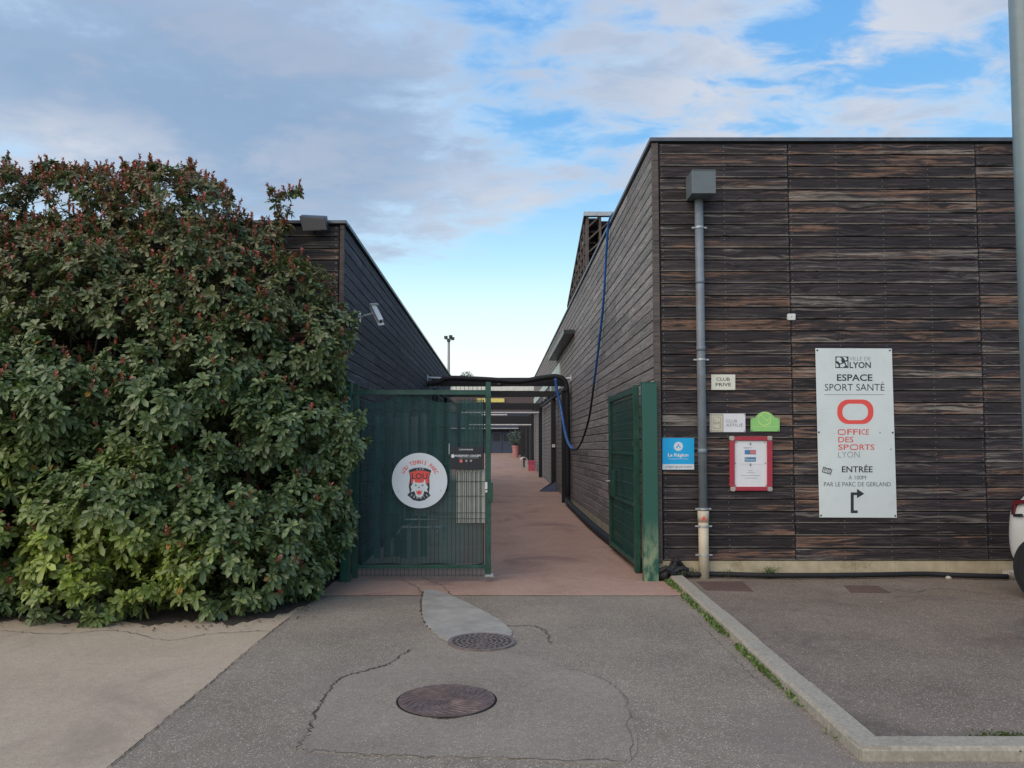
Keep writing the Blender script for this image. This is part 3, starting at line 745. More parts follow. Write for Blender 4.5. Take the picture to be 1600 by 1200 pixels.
plate('panel', rect(*z7(191, 678), *z7(462, 948)), SY, 'blueplate', s5, .004, .0006)
flat('white_strip', rect(*z7(192, 901), *z7(461, 947)), SY, 'gatewhite', s5)
flat('white_disc', [z7(*p) for p in ell(327, 750, 39, 39)], SY, 'gatewhite', s5)
for tri in ([(305, 764), (330, 728), (336, 737), (316, 764)], [(334, 745), (349, 762), (341, 764), (330, 750)]): flat('peak_mark', [z7(*p) for p in reversed(tri)], SY, 'blueplate', s5, .002)
T('La Région', *z7(238, 808), *z7(413, 846), SY, 'gatewhite', s5, bold=.035)
T('Auvergne-Rhône-Alpes', *z7(240, 850), *z7(413, 864), SY, 'gatewhite', s5)
T('La Région agit pour le sport', *z7(216, 914), *z7(440, 936), SY, 'ink', s5, lift=.002)
# framed notice board
s6 = thing('notice_board', 'dark red framed notice board with pinned white papers', 'notice board', tuple(P(1174, 768, Y=SY)))
plate('backing', rect(*z7(780, 670), *z7(1115, 1125)), SY, 'corner', s6, .006)
for r_ in ((765, 663, 807, 1130), (1086, 663, 1130, 1130)): plate('frame', rect(*z7(r_[0], r_[1] + 38), *z7(r_[2], r_[3] - 36)), SY - .026, 'redframe', s6, .026, .004)
for r_ in ((807, 665, 1087, 700), (807, 1094, 1087, 1128)): plate('frame', rect(*z7(r_[0] , r_[1]), *z7(r_[2], r_[3])), SY - .026, 'redframe', s6, .026, .004)
for x, y in ((764, 661), (1086, 661), (772, 1094), (1088, 1094)): plate('corner_cap', rrect(*z7(x, y), *z7(x + 42, y + 39), 2.2), SY - .029, 'corner', s6, .028, .003)
pp_ = plate('paper', rect(*z7(808, 702), *z7(1085, 1094)), SY - .003, 'paper', s6, .002)
plate('paper', [z7(856, 900), z7(1058, 902), z7(1082, 712), z7(830, 708)], SY - .006, 'paper', s6, .0022)
for y in (780, 842): flat('picture_print', rect(*z7(892, y), *z7(988, y + 38)), SY - .006, 'skyink', s6)
flat('print_wash', rect(*z7(938, 786), *z7(986, 812)), SY - .006, 'pinkink', s6, .002)
T('Bienvenue', *z7(898, 850), *z7(982, 872), SY - .006, 'gatewhite', s6, lift=.002)
for y, a, b in ((728, 935, 948), (905, 935, 948)): flat('clip', rect(*z7(a, y - 10), *z7(b, y + 12)), SY - .007, 'greyink', s6, .003)
for y, a, b in ((760, 880, 960), (763, 890, 930), (972, 910, 975), (996, 860, 1025), (1018, 890, 1000), (955, 925, 960)): flat('text_line', rect(*z7(a, y), *z7(b, y + 3)), SY - .0065 if y < 900 else SY - .0032, 'greyink', s6, .001)
screws([z7(818, 714), z7(1062, 716), z7(814, 892), z7(1070, 892), z7(815, 1082), z7(1074, 1084)], SY - .007, s6, .8)

# small white junction box
t = thing('junction_box', 'tiny white junction box on the board joint above the tall sign', 'junction box', tuple(P(1237, 500, Y=SY)))
plate('cover', rrect(1231, 490, 1243, 500, 1.5), SY - .03, 'white_metal', t, .035, .003)
plate('screw', ell(1237, 495, 1, 1, 8), SY - .032, 'corner', t, .002)

# hopper box and downpipe
dpx = P(1094, 500, Y=FY - .07).x; PYp = FY - .085
t = thing('downpipe', 'grey downpipe with square hopper box and cream lower section on the timber front', 'downpipe', (dpx, PYp, 0))
ha, hb = P(1082, 266, Y=FY - .30), P(1118, 302, Y=FY - .30)
MB().box((P(1081, 280, Y=FY - .3).x, FY - .30, hb.z), (P(1118.5, 280, Y=FY - .3).x, FY - .004, ha.z)).build('hopper', 'boxgrey', t, bevel=.004)
MB().box((ha.x - .004, FY - .305, ha.z - .004), (hb.x + .008, FY - .2, ha.z + .006)).build('hopper_rim', 'boxgrey', t)
zt = hb.z + .02; zj = P(1099, 806, Y=PYp).z; dpx2 = P(1098, 850, Y=PYp).x
MB().tube([(dpx, PYp, zt), (dpx, PYp, zt / 2 + zj / 2), (dpx, PYp, zj - .01)], .052, 20).build('pipe', 'pipegrey', t, smooth=True)
MB().tube([(dpx, PYp, zj), (dpx, PYp, LZ - .02)], .060, 20).build('lower_pipe', 'pipebeige', t, smooth=True)
MB().tube([(dpx, PYp, zj + .06), (dpx, PYp, zj - .07)], .067, 20).build('socket', 'pipebeige', t, smooth=True)
flat('graffiti_mark', [(1096, 812), (1100, 806), (1103, 812), (1101, 815), (1099, 811), (1097, 816)], PYp - .067, 'redink', t)
for py, mt, rr in ((356, 'galv', .058), (562, 'galv', .058), (795, 'galv', .060), (822, 'galv', .066), (867, 'galv', .066)):
    z = P(1094, py, Y=PYp).z
    c = MB().tube([(dpx, PYp, z - .012), (dpx, PYp, z + .012)], rr, 20).box((dpx - rr - .035, FY - .095, z - .009), (dpx + rr + .035, FY - .075, z + .009)).build('clamp', mt, t, smooth=False)
for py in (440, 545, 705): 
    z = P(1094, py, Y=PYp).z
    MB().tube([(dpx, PYp, z - .03), (dpx, PYp, z + .03)], .0545, 20).build('coupling', 'pipegrey', t, smooth=True)

# ------------------------------------------------------------------ gates
GY = FY - .16
def gx(px): return P(px, 750, Y=GY).x
def gz(py): return P(660, py, Y=GY).z
gl = thing('gate_leaf', 'closed green mesh gate leaf with dark windbreak fabric and round white club sign', 'gate', (gx(560), GY, 0))
zT, zB = gz(600), gz(885)
Zg = lambda py: gz(py)
def gb(x0, x1, y0, y1, d=.025, name='frame', mat='green', par=gl, off=0): return MB().box((gx(x0), GY - d + off, Zg(y1)), (gx(x1), GY + d + off, Zg(y0))).build(name, mat, par, bevel=.003)
gb(551.5, 560, 600, 903, .03, 'hinge_stile'); gb(759, 767, 597, 897, .03, 'lock_stile')
gb(560, 759, 609.5, 617, .025, 'top_rail'); gb(560, 759, 882, 888, .025, 'bottom_rail')
for y in (619, 688, 816, 887): gb(758.4, 767.6, y - 2, y + 1, .034, 'bracket')
for y in (616, 820, 887): gb(550.8, 560.6, y - 2, y + 2, .034, 'bracket')
lk = gb(762, 770, 754, 785, .045, 'lock_box'); MB().box((gx(758), GY - .052, Zg(764)), (gx(761.6), GY - .03, Zg(753))).build('latch_plate', 'white_metal', lk)
MB().box((gx(758.4), GY - .055, Zg(769)), (gx(761.6), GY - .031, Zg(765.5))).build('latch_button', 'white_metal', lk)
gb(758, 771, 897, 900.5, .05, 'drop_foot', 'galv')
m = MB(); x0, x1g = gx(561), gx(758.5); nx = int((x1g - x0) / .05)
for i in range(nx + 1):
    x = x0 + (x1g - x0) * i / nx; m.tube([(x, GY - .018, Zg(901)), (x, GY - .018, Zg(602))], .0028, 4)
for py in (611, 640, 665, 691, 725, 752, 775, 801, 810, 890, 898): m.tube([(x0, GY - .024, Zg(py)), (x1g, GY - .024, Zg(py))], .0032, 4)
m.build('wire_mesh', 'wire', gl, kind='stuff')
# fabric, with the missing corner low at the right
def fab(m, x0, x1, y0, y1, nx=26, ny=16, sag=True):
    k = len(m.v)
    for j in range(ny + 1):
        for i in range(nx + 1):
            u, v = i / nx, j / ny; px = x0 + (x1 - x0) * u; py = y0 + (y1 - y0) * v
            if sag and j == 0: py += 5 * math.sin(u * 9) * math.sin(u * math.pi) - 8 * math.sin(u * math.pi) ** 2 + 6
            yy = GY + .03 + .010 * math.sin(px * .13 + 1.5 * math.sin(py * .02)) + .006 * math.sin(py * .09 + px * .03)
            m.v.append((gx(px), yy, Zg(py)))
    for j in range(ny):
        for i in range(nx): a = k + j * (nx + 1) + i; m.f.append((a, a + 1, a + nx + 2, a + nx + 1))
m = MB(); fab(m, 562, 713, 622, 882); fab(m, 713, 755, 624, 737, 7, 8, False); fab(m, 713, 755, 817, 881, 7, 5, False)
m.build('windbreak', 'fabric', gl, smooth=True)
m = MB(); m.box((gx(713.5), GY - .004, Zg(817)), (gx(758.5), GY + .002, Zg(733))); m.build('pale_panel', simple('pale_mesh_panel', (.34, .34, .31), .8, var=.06), gl)
m = MB()
for x in (715, 722, 729, 736, 743, 750): m.tube([(gx(x), GY - .016, Zg(817)), (gx(x), GY - .016, Zg(737))], .0036, 4)
m.build('panel_wire', 'wire', gl, kind='stuff')
m = MB()
for x in (562.5, 755.5): m.tube([(gx(x), GY + .02, Zg(882)), (gx(x), GY + .02, Zg(624))], .006, 5)
m.tube(smooth_path([(gx(562 + 193 * k / 8), GY + .0, Zg(881 + random.uniform(-1, 2))) for k in range(9)], 3), .007, 5)
m.build('fabric_hem', 'black', gl)
# round sign
DY = GY - .045
rs = thing('round_club_sign', 'round white sign with LOU TENNIS PARC and red black wolf-head crest on the gate', 'sign', tuple(P(655.6, 794, Y=DY)))
plate('disc', ell(655.6, 751, 43.3, 43.3, 64), DY, 'gatewhite', rs, .005, .0008)
def zc(x, y): return (600 + x / 8.571, 690 + y / 8.571)
arc_text('LOU TENNIS PARC', 655.6, 751, 26.2, -63, 63, 6.4, DY, 'redink', rs, .02)
L2 = .0012
flat('crest_base', [zc(*p) for p in [(330, 385)] + [(400, 355), (480, 346), (560, 355)] + [(634, 385), (606, 480), (612, 620), (600, 690), (624, 722), (545, 783), (470, 800), (390, 783), (310, 715), (345, 680), (332, 600), (350, 480)]][::-1], DY, 'ink', rs)
flat('crest_red', [zc(*p) for p in [(345, 412), (400, 396), (480, 388), (560, 396), (615, 412), (596, 480), (598, 560), (362, 560), (366, 480)]][::-1], DY, 'redink', rs, .002)
T('LOU', *zc(374, 424), *zc(582, 502), DY, 'ink', rs, bold=.012, lift=.003)
T('L.T.P.', *zc(438, 360), *zc(540, 384), DY, 'gatewhite', rs, lift=.002)
head = [(400, 500), (418, 548), (470, 552), (525, 548), (548, 500), (560, 560), (590, 610), (575, 640), (590, 680), (540, 662), (520, 730), (470, 748), (428, 730), (408, 662), (356, 680), (372, 640), (356, 605), (388, 560)]
flat('crest_animal', [zc(*p) for p in head][::-1], DY, 'gatewhite', rs, .0035)
for pts in ([(412, 575), (440, 582), (432, 596), (414, 590)], [(500, 582), (530, 575), (527, 590), (508, 596)], [(455, 605), (480, 605), (468, 630)]): flat('crest_line', [zc(*p) for p in pts][::-1], DY, 'ink', rs, .0045)
flat('crest_mouth', [zc(*p) for p in [(430, 655), (512, 655), (500, 700), (470, 715), (440, 700)]][::-1], DY, 'redink', rs, .0045)
flat('crest_teeth', [zc(*p) for p in [(440, 655), (455, 655), (447, 675)]][::-1], DY, 'gatewhite', rs, .0055); flat('crest_teeth', [zc(*p) for p in [(487, 655), (502, 655), (495, 675)]][::-1], DY, 'gatewhite', rs, .0055)
arc_text('TENNIS', *zc(470, 560), 24.0, -33, 33, 3.6, DY, 'gatewhite', rs, .02, flip=True, lift=.0046)
screws([zc(193, 668), zc(760, 658)], DY, rs, .7)
bs = thing('partner_sign', 'small black rectangular partner sign with white lettering hung on the gate mesh', 'sign', tuple(P(730, 734, Y=DY)))
plate('panel', rect(703.8, 698, 754.3, 733.5), DY, 'blackplate', bs, .004)
def zk(x, y): return (600 + x / 8.571, 690 + y / 8.571)
T('CLUB PARTENAIRE', *zk(1003, 98), *zk(1193, 116), DY, 'gatewhite', bs, bold=.02)
T('MORESPORT CONCEPT', *zk(948, 176), *zk(1300, 204), DY, 'gatewhite', bs, bold=.03)
flat('emblem_disc', [zk(*p) for p in ell(922, 194, 23, 25)], DY, 'gatewhite', bs)
flat('text_line', rect(*zk(1000, 214), *zk(1265, 222)), DY, 'greyink', bs)
flat('pink_square', rect(*zk(1014, 238), *zk(1050, 280)), DY, 'pinkink', bs)
flat('emblem_disc', [zk(*p) for p in ell(1103, 258, 14, 16)], DY, 'corner', bs); flat('emblem_disc', [zk(*p) for p in ell(1165, 256, 16, 14)], DY, 'corner', bs)
m = MB(); m.tube([P(x, y, Y=DY + .005) for x, y in ((701.8, 693), (701.8, 710))], .004, 5); m.build('hanger', 'white_metal', bs)

def post(name, label, x0, x1, Y, d, ztop, mat='greenpost'):
    t = thing(name, label, 'gate post', ((x0 + x1) / 2, Y, 0))
    MB().box((x0, Y - d, -.05), (x1, Y + d, ztop)).build('shaft', mat, t, bevel=.006)
    MB().box((x0 - .004, Y - d - .004, ztop), (x1 + .004, Y + d + .004, ztop + .008)).build('cap', mat, t)
    return t
post('gate_post', 'green square left gate post half hidden by the hedge', P(534, 700, Y=GY).x, P(549, 700, Y=GY).x, GY + .02, .06, gz(598))
PX0, PX1 = P(1003, 700, Y=FY - .09).x, P(1026, 700, Y=FY - .09).x
# right post: faded algae low down (a stain with its own outline)
m_, t_, b_ = mat_base('green_post_with_algae')
pos = t_.new('ShaderNodeNewGeometry').outputs['Position']; sp_ = t_.new('ShaderNodeSeparateXYZ', inp={0: pos})
hh = t_.rng(sp_.outputs[2], .15, .85, 1, 0, True); nn = t_.noise(t_.scale(pos, (14, 14, 5)), 1.0, 6, .6)
msk = t_.math('MULTIPLY', hh, t_.rng(nn, .42, .60)); c_ = t_.mix(msk, (.014, .085, .060), (.22, .28, .17))
t_.l.new(c_, b_.inputs['Base Color']); b_.inputs['Roughness'].default_value = .4; M['algae'] = m_
post('gate_post', 'wide green square right gate post with pale algae stain near its foot', PX0, min(PX1, SX + .02), FY - .09, .055, P(1014, 598, Y=FY - .14).z, 'algae')
# open right leaf
h0 = P(996, 896, Z=0); e0 = P(955, 860, Z=0)
gr = thing('gate_leaf', 'open green mesh gate leaf swung back against the right wall with lock and handle', 'gate', (h0.x, h0.y, 0))
hv = Vector((e0.x - h0.x, e0.y - h0.y, 0)); LL = hv.length; hv.normalize(); hn = Vector((-hv.y, hv.x, 0))
ztr = P(996, 602, Y=h0.y).z
def lbox(u0, u1, z0, z1, d=.025, name='frame', mat='green', par=gr, off=0):
    m = MB(); a = Vector((h0.x, h0.y, 0))
    pts = [a + hv * u + hn * s_ for u, s_ in ((u0, -d + off), (u1, -d + off), (u1, d + off), (u0, d + off))]
    m.prism([p + Vector((0, 0, z0)) for p in pts], (0, 0, z1 - z0)); return m.build(name, mat, par, bevel=.003)
lbox(-.035, .035, .02, ztr, .035, 'hinge_stile'); lbox(LL - .07, LL, .05, ztr, .03, 'lock_stile')
lbox(.035, LL - .07, ztr - .10, ztr - .04, .025, 'top_rail'); lbox(.035, LL - .07, .09, .15, .025, 'bottom_rail')
lbox(.035, LL - .07, .83, .87, .015, 'middle_rail'); lbox(.035, LL - .07, 1.50, 1.53, .012, 'middle_rail')
lkb = lbox(LL - .42, LL - .02, .86, 1.25, .04, 'lock_box')
m = MB(); a = Vector((h0.x, h0.y, 0)); pa = a + hv * (LL - .15)
for s_ in (-1, 1): m.tube([pa + hn * .03 * s_ + Vector((0, 0, 1.08)), pa + hn * .1 * s_ + Vector((0, 0, 1.08)), pa + hn * .1 * s_ - hv * .12 + Vector((0, 0, 1.08))], .012, 8)
m.build('handle', 'galv', lkb)
m = MB(); n_ = 40
for i in range(n_):
    u = .05 + (LL - .14) * i / (n_ - 1); p = a + hv * u; m.tube([p + Vector((0, 0, .08)), p + Vector((0, 0, ztr - .0))], .0028, 4)
for k in range(12): z = .12 + k * .2; m.tube([a + hv * .04 + Vector((0, 0, z)), a + hv * (LL - .08) + Vector((0, 0, z))], .0032, 4)
m.build('wire_mesh', 'wire', gr, kind='stuff')
m = MB(); q0 = a + hn * -.02
m.v = [tuple(q0 + hv * u + Vector((0, 0, z))) for u, z in ((.05, .15), (LL - .09, .15), (LL - .09, ztr - .12), (.05, ztr - .12))]; m.f = [(0, 1, 2, 3)]
fm = M['fabric'].copy(); fm.name = 'thin_windbreak_fabric'
for nd in fm.node_tree.nodes:
    if nd.type == 'MAP_RANGE' and abs(nd.inputs[3].default_value - .22) < 1e-4: nd.inputs[3].default_value, nd.inputs[4].default_value = .70, .85
m.build('windbreak', fm, gr)
for z in (.12, .85, 1.2, 1.62): lbox(.036, .075, z, z + .05, .03, 'bracket', 'galv')

# crowd barrier behind the closed leaf
BY = GY + 1.4
tb = thing('metal_barrier', 'steel crowd barrier seen through the gate windbreak', 'barrier', tuple(P(656, 850, Y=BY)))
def bp(x, y): return P(x, y, Y=BY)
m = MB()
m.tube([bp(632, 812), bp(632, 740), bp(684, 740), bp(684, 812), bp(632, 812)], .014, 6); m.tube([bp(640, 816), bp(640, 826)], .012, 5); m.tube([bp(676, 816), bp(676, 826)], .012, 5)
m.tube([bp(628, 824), bp(690, 824)], .012, 5); m.build('frame', 'galv', tb)
for x, s_ in ((628, -1), (688, 1)): MB().tube(smooth_path([bp(x - 4, 832) + Vector((0, -.2, 0)), bp(x, 824), bp(x + 5, 826) + Vector((0, .2, 0)), bp(x + 4, 846) + Vector((0, .25, 0))], 4), .014, 6).build('foot', 'galv', tb)
MB().box(tuple(bp(648, 806)), tuple(bp(668, 795) + Vector((0, .01, 0)))).build('tag_plate', 'galv', tb)
# narrow grey storage panels leaning on left wall behind the gate
tb = thing('leaning_boards', 'pale upright boards stacked against the left wall seen through the gate fabric', 'boards', (LX + .2, GY + 2.2, 0))
for i in range(6):
    x = LX + .12 + i * .13; y = GY + 1.9 + .1 * (i % 3)
    MB().box((x, y, 0), (x + .09, y + .03, 2.05 + .05 * (i % 2))).build('board', 'cap' if i % 2 else 'boxgrey', tb)

# ------------------------------------------------------------------ wall fittings, left
fl = thing('floodlight', 'dark grey floodlight angled down on the left roof corner', 'floodlight', tuple(P(490, 350, Y=FY)))
YY = FY - .22
f0 = [P(x, y, Y=YY) for x, y in ((473, 362), (511, 360), (508, 340), (467, 338))]
m = MB(); m.prism(f0, (0, .12, .06)); m.build('housing', 'lampgrey', fl, bevel=.01)
c0 = [P(x, y, Y=YY - .004) + Vector((0, 0, -.0)) for x, y in ((475, 360), (508, 358), (505, 343), (470, 341))]
m = MB(); m.prism(c0, (0, .003, 0)); m.build('lens', 'glassdark', fl)
m = MB(); m.tube([P(490, 350, Y=YY + .08), P(493, 362, Y=FY - .02), P(496, 366, Y=FY)], .02, 6); m.build('bracket', 'lampgrey', fl)
cm = thing('security_camera', 'white security camera on an angled arm on the left wall', 'security camera', (LX + .02, P(563, 495, X=LX + .02).y, P(563, 495, X=LX + .02).z))
cy_ = ORG[cm.name].y; cz_ = ORG[cm.name].z
MB().box((LX - .002, cy_ - .05, cz_ - .07), (LX + .02, cy_ + .05, cz_ + .07)).build('wall_plate', 'white_metal', cm)
ce = P(587, 488, Y=cy_ - .05)
MB().tube([(LX + .015, cy_, cz_), tuple(ce)], .013, 8).build('arm', 'white_metal', cm)
h1, h2 = P(583, 478, Y=cy_ + .02), P(595, 502, Y=cy_ - .22)
ax = (h2 - h1).normalized(); sd_ = Vector((1, .2, 0)).normalized(); sd_ = (sd_ - ax * sd_.dot(ax)).normalized(); up_ = sd_.cross(ax)
m = MB(); m.prism([h1 + sd_ * a_ + up_ * b2 for a_, b2 in ((-.035, -.03), (.035, -.03), (.035, .03), (-.035, .03))], h2 - h1); m.build('housing', 'white_metal', cm, bevel=.006)
m = MB(); m.prism([h1 - ax * .02 + sd_ * a_ + up_ * b2 for a_, b2 in ((-.042, .034), (.042, .034), (.042, .042), (-.042, .042))], (h2 - h1) * 1.15); m.build('sunshield', 'white_metal', cm)
m = MB(); m.tube([h2, h2 + ax * .006], .02, 10); m.build('lens', 'glassdark', cm)
MB().box(tuple(P(579, 477, Y=cy_ + .03)), tuple(P(590, 474, Y=cy_ - .04))).build('top_bracket', 'white_metal', cm)
jb = thing('junction_box', 'small white box on the left wall below the camera', 'junction box', (LX, P(554, 508, X=LX).y, P(554, 508, X=LX).z))
o_ = ORG[jb.name]; MB().box((LX - .001, o_.y - .06, o_.z - .05), (LX + .05, o_.y + .06, o_.z + .05)).build('cover', 'white_metal', jb, bevel=.006)
MB().box((LX + .05, o_.y - .01, o_.z - .01), (LX + .053, o_.y + .01, o_.z + .01)).build('screw', 'corner', jb)

# ------------------------------------------------------------------ pergola, hoses
PGX = 1.66; PW = .15
pys = [20.4, 24.6, 32.5, 40.5, 47, 54, 61, 68]
pg = thing('covered_walkway', 'row of slim black posts and dark overhead beams lining the red alley', 'covered walkway', (PGX, pys[0], 0))
def zr(y): return 3.12 + .0145 * (y - 20)
for i, y in enumerate(pys):
    MB().box((PGX, y, G(y) - .05), (PGX + PW, y + PW, zr(y))).build('post', 'blackpaint', pg)
    MB().box((LX + .12, y, G(y) - .05), (LX + .12 + PW, y + PW, zr(y))).build('post', 'blackpaint', pg)
    if i < 4:
        yt, yb_ = ((590, 603), (611, 620), (630, 640), (650, 662))[i]
        MB().box((LX + .1, y + .01, P(781, yb_, Y=y).z), (PGX + PW, y + .14, P(781, yt, Y=y).z)).build('beam', 'blackpaint', pg)
MB().box((PGX + .02, pys[0] - .1, 0), (PGX + .021, pys[0] - .099, .001)).build('rail', 'blackpaint', pg) if False else None
m = MB(); m.prism([(PGX + .03, pys[0] - .4, zr(20) - .02), (PGX + .03, 70, zr(70) - .02), (PGX + .03, 70, zr(70) + .06), (PGX + .03, pys[0] - .4, zr(20) + .06)], (.09, 0, 0)); m.build('side_rail', 'blackpaint', pg)
m = MB(); m.prism([(LX + .15, pys[0], zr(20) - .02), (LX + .15, 70, zr(70) - .02), (LX + .15, 70, zr(70) + .06), (LX + .15, pys[0], zr(20) + .06)], (.09, 0, 0)); m.build('side_rail', 'blackpaint', pg)
for y, x0, x1_, py_ in ((32.4, LX + .3, PGX, 645), (36.5, -.9, .35, 648.5), (40.4, LX + .3, PGX, 664), (24.4, -1.7, .1, 602)):
    MB().tube([(x0, y - .05, P(781, py_, Y=y).z), (x1_, y - .05, P(781, py_, Y=y).z)], .045, 8).build('light_tube', 'galv', pg)
for y in (26, 28, 30, 34, 38):
    MB().tube([(PGX - .03, y, zr(y) + .10), (PGX + .12, y, zr(y) + .10)], .06, 8).build('bracket', 'blackpaint', pg)
MB().box((PGX + .02, 24.55, 1.6), (PGX + .12, 24.6, 1.7)).build('switch_box', 'white_metal', pg)
# spotlight on first beam
sl = thing('spotlight', 'small pale spotlight on the front beam over the alley', 'spotlight', tuple(P(780, 597, Y=20.3)))
o_ = ORG[sl.name]; MB().tube([o_ + Vector((0, .0, .02)), o_ + Vector((0, -.16, -.02))], .07, 12).build('housing', 'corner', sl); MB().tube([o_ + Vector((0, -.16, -.02)), o_ + Vector((0, -.17, -.022))], .055, 12).build('lens', 'galv', sl)
# white wall brackets
for (px, py, X0, sgn_, lab) in ((686, 590, LX, 1, 'white bracket bar standing off the left wall above the gate'), (880, 591, SX, -1, 'white bracket bar standing off the right wall above the hose')):
    y = 20.2; z = P(px, py, Y=y).z
    tt = thing('wall_bracket', lab, 'bracket', (X0, y, z))
    MB().tube([(X0, y, z), (X0 + sgn_ * .5, y, z - .02)], .028, 8).build('bar', 'white_metal', tt); MB().box((X0 - .002, y - .06, z - .08), (X0 + sgn_ * .02, y + .06, z + .08)).build('plate', 'white_metal', tt)
# thick lagged pipe over the alley, down the post and out along the plinth
hy = 20.1
pts = [P(640, 606, Y=hy), P(685, 597, Y=hy), P(700, 591, Y=hy), P(760, 593, Y=hy), P(810, 596, Y=hy), P(850, 590, Y=hy), P(872, 589, Y=hy), P(884, 600, Y=hy), P(886, 640, Y=hy), P(887, 700, Y=hy), P(887, 760, Y=hy)]
gpt = [P(881, 788, Y=hy), P(890, 795, Y=hy - .5)]
m = MB(); m.tube(smooth_path(pts + [P(887, 780, Y=hy), Vector((SX - .16, 19.4, G(19.4) + .08)), Vector((SX - .14, 17.5, .14)), Vector((SX - .12, 14.5, .09)), Vector((SX - .08, 12, .07)), Vector((SX - .05, 10, .07)), Vector((SX - .01, FY + .05, .07)), Vector((SX + .12, FY - .10, .07))], 6), .072, 10)
m.build('lagged_pipe', 'black', None, 'thick black lagged pipe crossing over the alley and running down to the ground', smooth=True, cat='pipe')
# foot of hose and torn wrapping by the right corner
m = MB(); z = LZ + .045
pts = [(SX + .14, FY - .06, z), (SX + .5, FY - .10, z)] + [(P(x, y, Z=z).x, P(x, y, Z=z).y, z) for x, y in ((1110, 896), (1200, 899), (1300, 899), (1380, 898), (1440, 895), (1500, 899), (1575, 901))]
m.tube(smooth_path([(p[0], min(p[1], FY - .05), p[2]) for p in pts], 4), .031, 8)
m.build('ground_hose', 'black', None, 'thin black hose lying along the foot of the cream plinth', smooth=True, cat='hose')
m = MB()
rr = random.Random(3)
tx = P(1052, 885, Y=FY - .08)
for k in range(5):
    a = Vector((tx.x - .1 + .05 * k, FY - .1 + .03 * rr.uniform(-1, 1), LZ + .05)); pts = []
    for j in range(7):
        an = j / 6 * math.pi; pts.append(a + Vector((.10 * math.cos(an) * rr.uniform(.6, 1.2), .02 * rr.uniform(-1, 1), (.06 + .07 * (k == 3)) * math.sin(an) * rr.uniform(.8, 1.4))))
    m.tube(pts, .035, 6)
m.tube([(tx.x - .05, FY - .1, .1), (tx.x + .02, FY - .09, .2), (tx.x + .045, FY - .08, .30)], .05, 6, .012)
m.build('crumpled_wrap', 'black', None, 'crumpled black plastic wrap at the foot of the right building corner', cat='plastic wrap')
# blue hose
bh = [P(964, 330, X=SX + .05), P(952, 345, X=SX - .03), P(947, 400, X=SX - .05), P(943, 470, X=SX - .05), P(935, 545, X=SX - .06), P(928, 600, X=SX - .07)]
hs = thing('hanging_hose', 'blue and black hose hanging in a loop from the right roof edge', 'hose', tuple(bh[0]))
MB().tube(smooth_path(bh, 6), .022, 8).build('blue_length', 'blue', hs, smooth=True)
y0 = bh[-1].y
bk = [bh[-1], P(921, 650, Y=y0 + .4), P(911, 685, Y=y0 + 1.2), P(902, 701, Y=y0 + 2.2), P(895, 702, Y=y0 + 3)]
MB().tube(smooth_path(bk, 5), .022, 8).build('black_length', 'black', hs, smooth=True)
b3 = [bk[-1], P(888, 692, Y=18.5), P(882, 670, Y=19.5), P(876, 635, Y=19.9), P(870, 610, Y=19.95), P(868, 591, Y=19.95)]
MB().tube(smooth_path(b3, 5), .035, 8).build('blue_length', 'blue', hs, smooth=True)

# ------------------------------------------------------------------ end of the alley
EYY = 76.0; g0 = G(EYY)
eb = thing('end_building', 'dark navy building with double doors closing the far end of the alley', 'building', (0, EYY, g0))
zz_ = lambda py: P(700, py, Y=EYY).z
MB().box((-24, EYY, g0 - .3), (10, EYY + 10, zz_(604))).build('wall', 'navy', eb)
MB().box((-24, EYY - .3, zz_(643)), (10, EYY - .005, zz_(620))).build('upper_band', 'browncl', eb)
MB().box((-24, EYY - .5, zz_(611)), (10, EYY - .005, zz_(603))).build('fascia', 'pale_clad', eb)
MB().box((P(745, 620, Y=EYY).x, EYY - .6, zz_(629)), (P(788, 620, Y=EYY).x, EYY - .31, zz_(623))).build('yellow_fascia', 'yellow', eb)
MB().box((-24, EYY - 1.2, zz_(670.5)), (10, EYY - .01, zz_(669))).build('canopy_edge', 'galv', eb)
for x0, x1_ in ((768, 784), (785.0, 801)):
    d = MB().box((P(x0, 690, Y=EYY).x, EYY - .08, g0), (P(x1_, 690, Y=EYY).x, EYY - .006, zz_(675))).build('door', 'navy2', eb)
    MB().box((P(x0 + 2, 690, Y=EYY).x, EYY - .1, g0 + 1.2), (P(x1_ - 3, 690, Y=EYY).x, EYY - .082, zz_(678))).build('pane', 'glassdark', d)
# dark screen closing the far right side
ds = thing('side_screen', 'tall dark slatted screen on the right beyond the timber building', 'screen', (PGX + .2, 43, G(43)))
for i in range(26):
    y = 43 + i * 1.2; MB().box((PGX + .22, y, G(y) - .05), (PGX + .3, y + 1.05, zr(y) - .05)).build('slat', 'blackpaint', ds)
# floodlight mast and distant tree
MY = 95
ms = thing('floodlight_mast', 'tall thin floodlight mast with cluster of lamps beyond the left roof', 'floodlight mast', (P(701, 600, Y=MY).x, MY, 0))
mx = ORG[ms.name].x; mz = P(701, 530, Y=MY).z
MB().tube([(mx, MY, 0), (mx, MY, mz)], .22, 8, .15).build('pole', 'corner', ms)
for dx_, dz_ in ((-.35, .2), (.25, .3), (0, -.15), (.5, .05)):
    MB().box((mx + dx_ - .22, MY - .3, mz + dz_ - .18), (mx + dx_ + .22, MY, mz + dz_ + .18)).build('lamp_head', 'lampgrey', ms)
MB().tube([(mx - .4, MY, mz), (mx + .6, MY, mz + .1)], .06, 6).build('crossarm', 'lampgrey', ms)

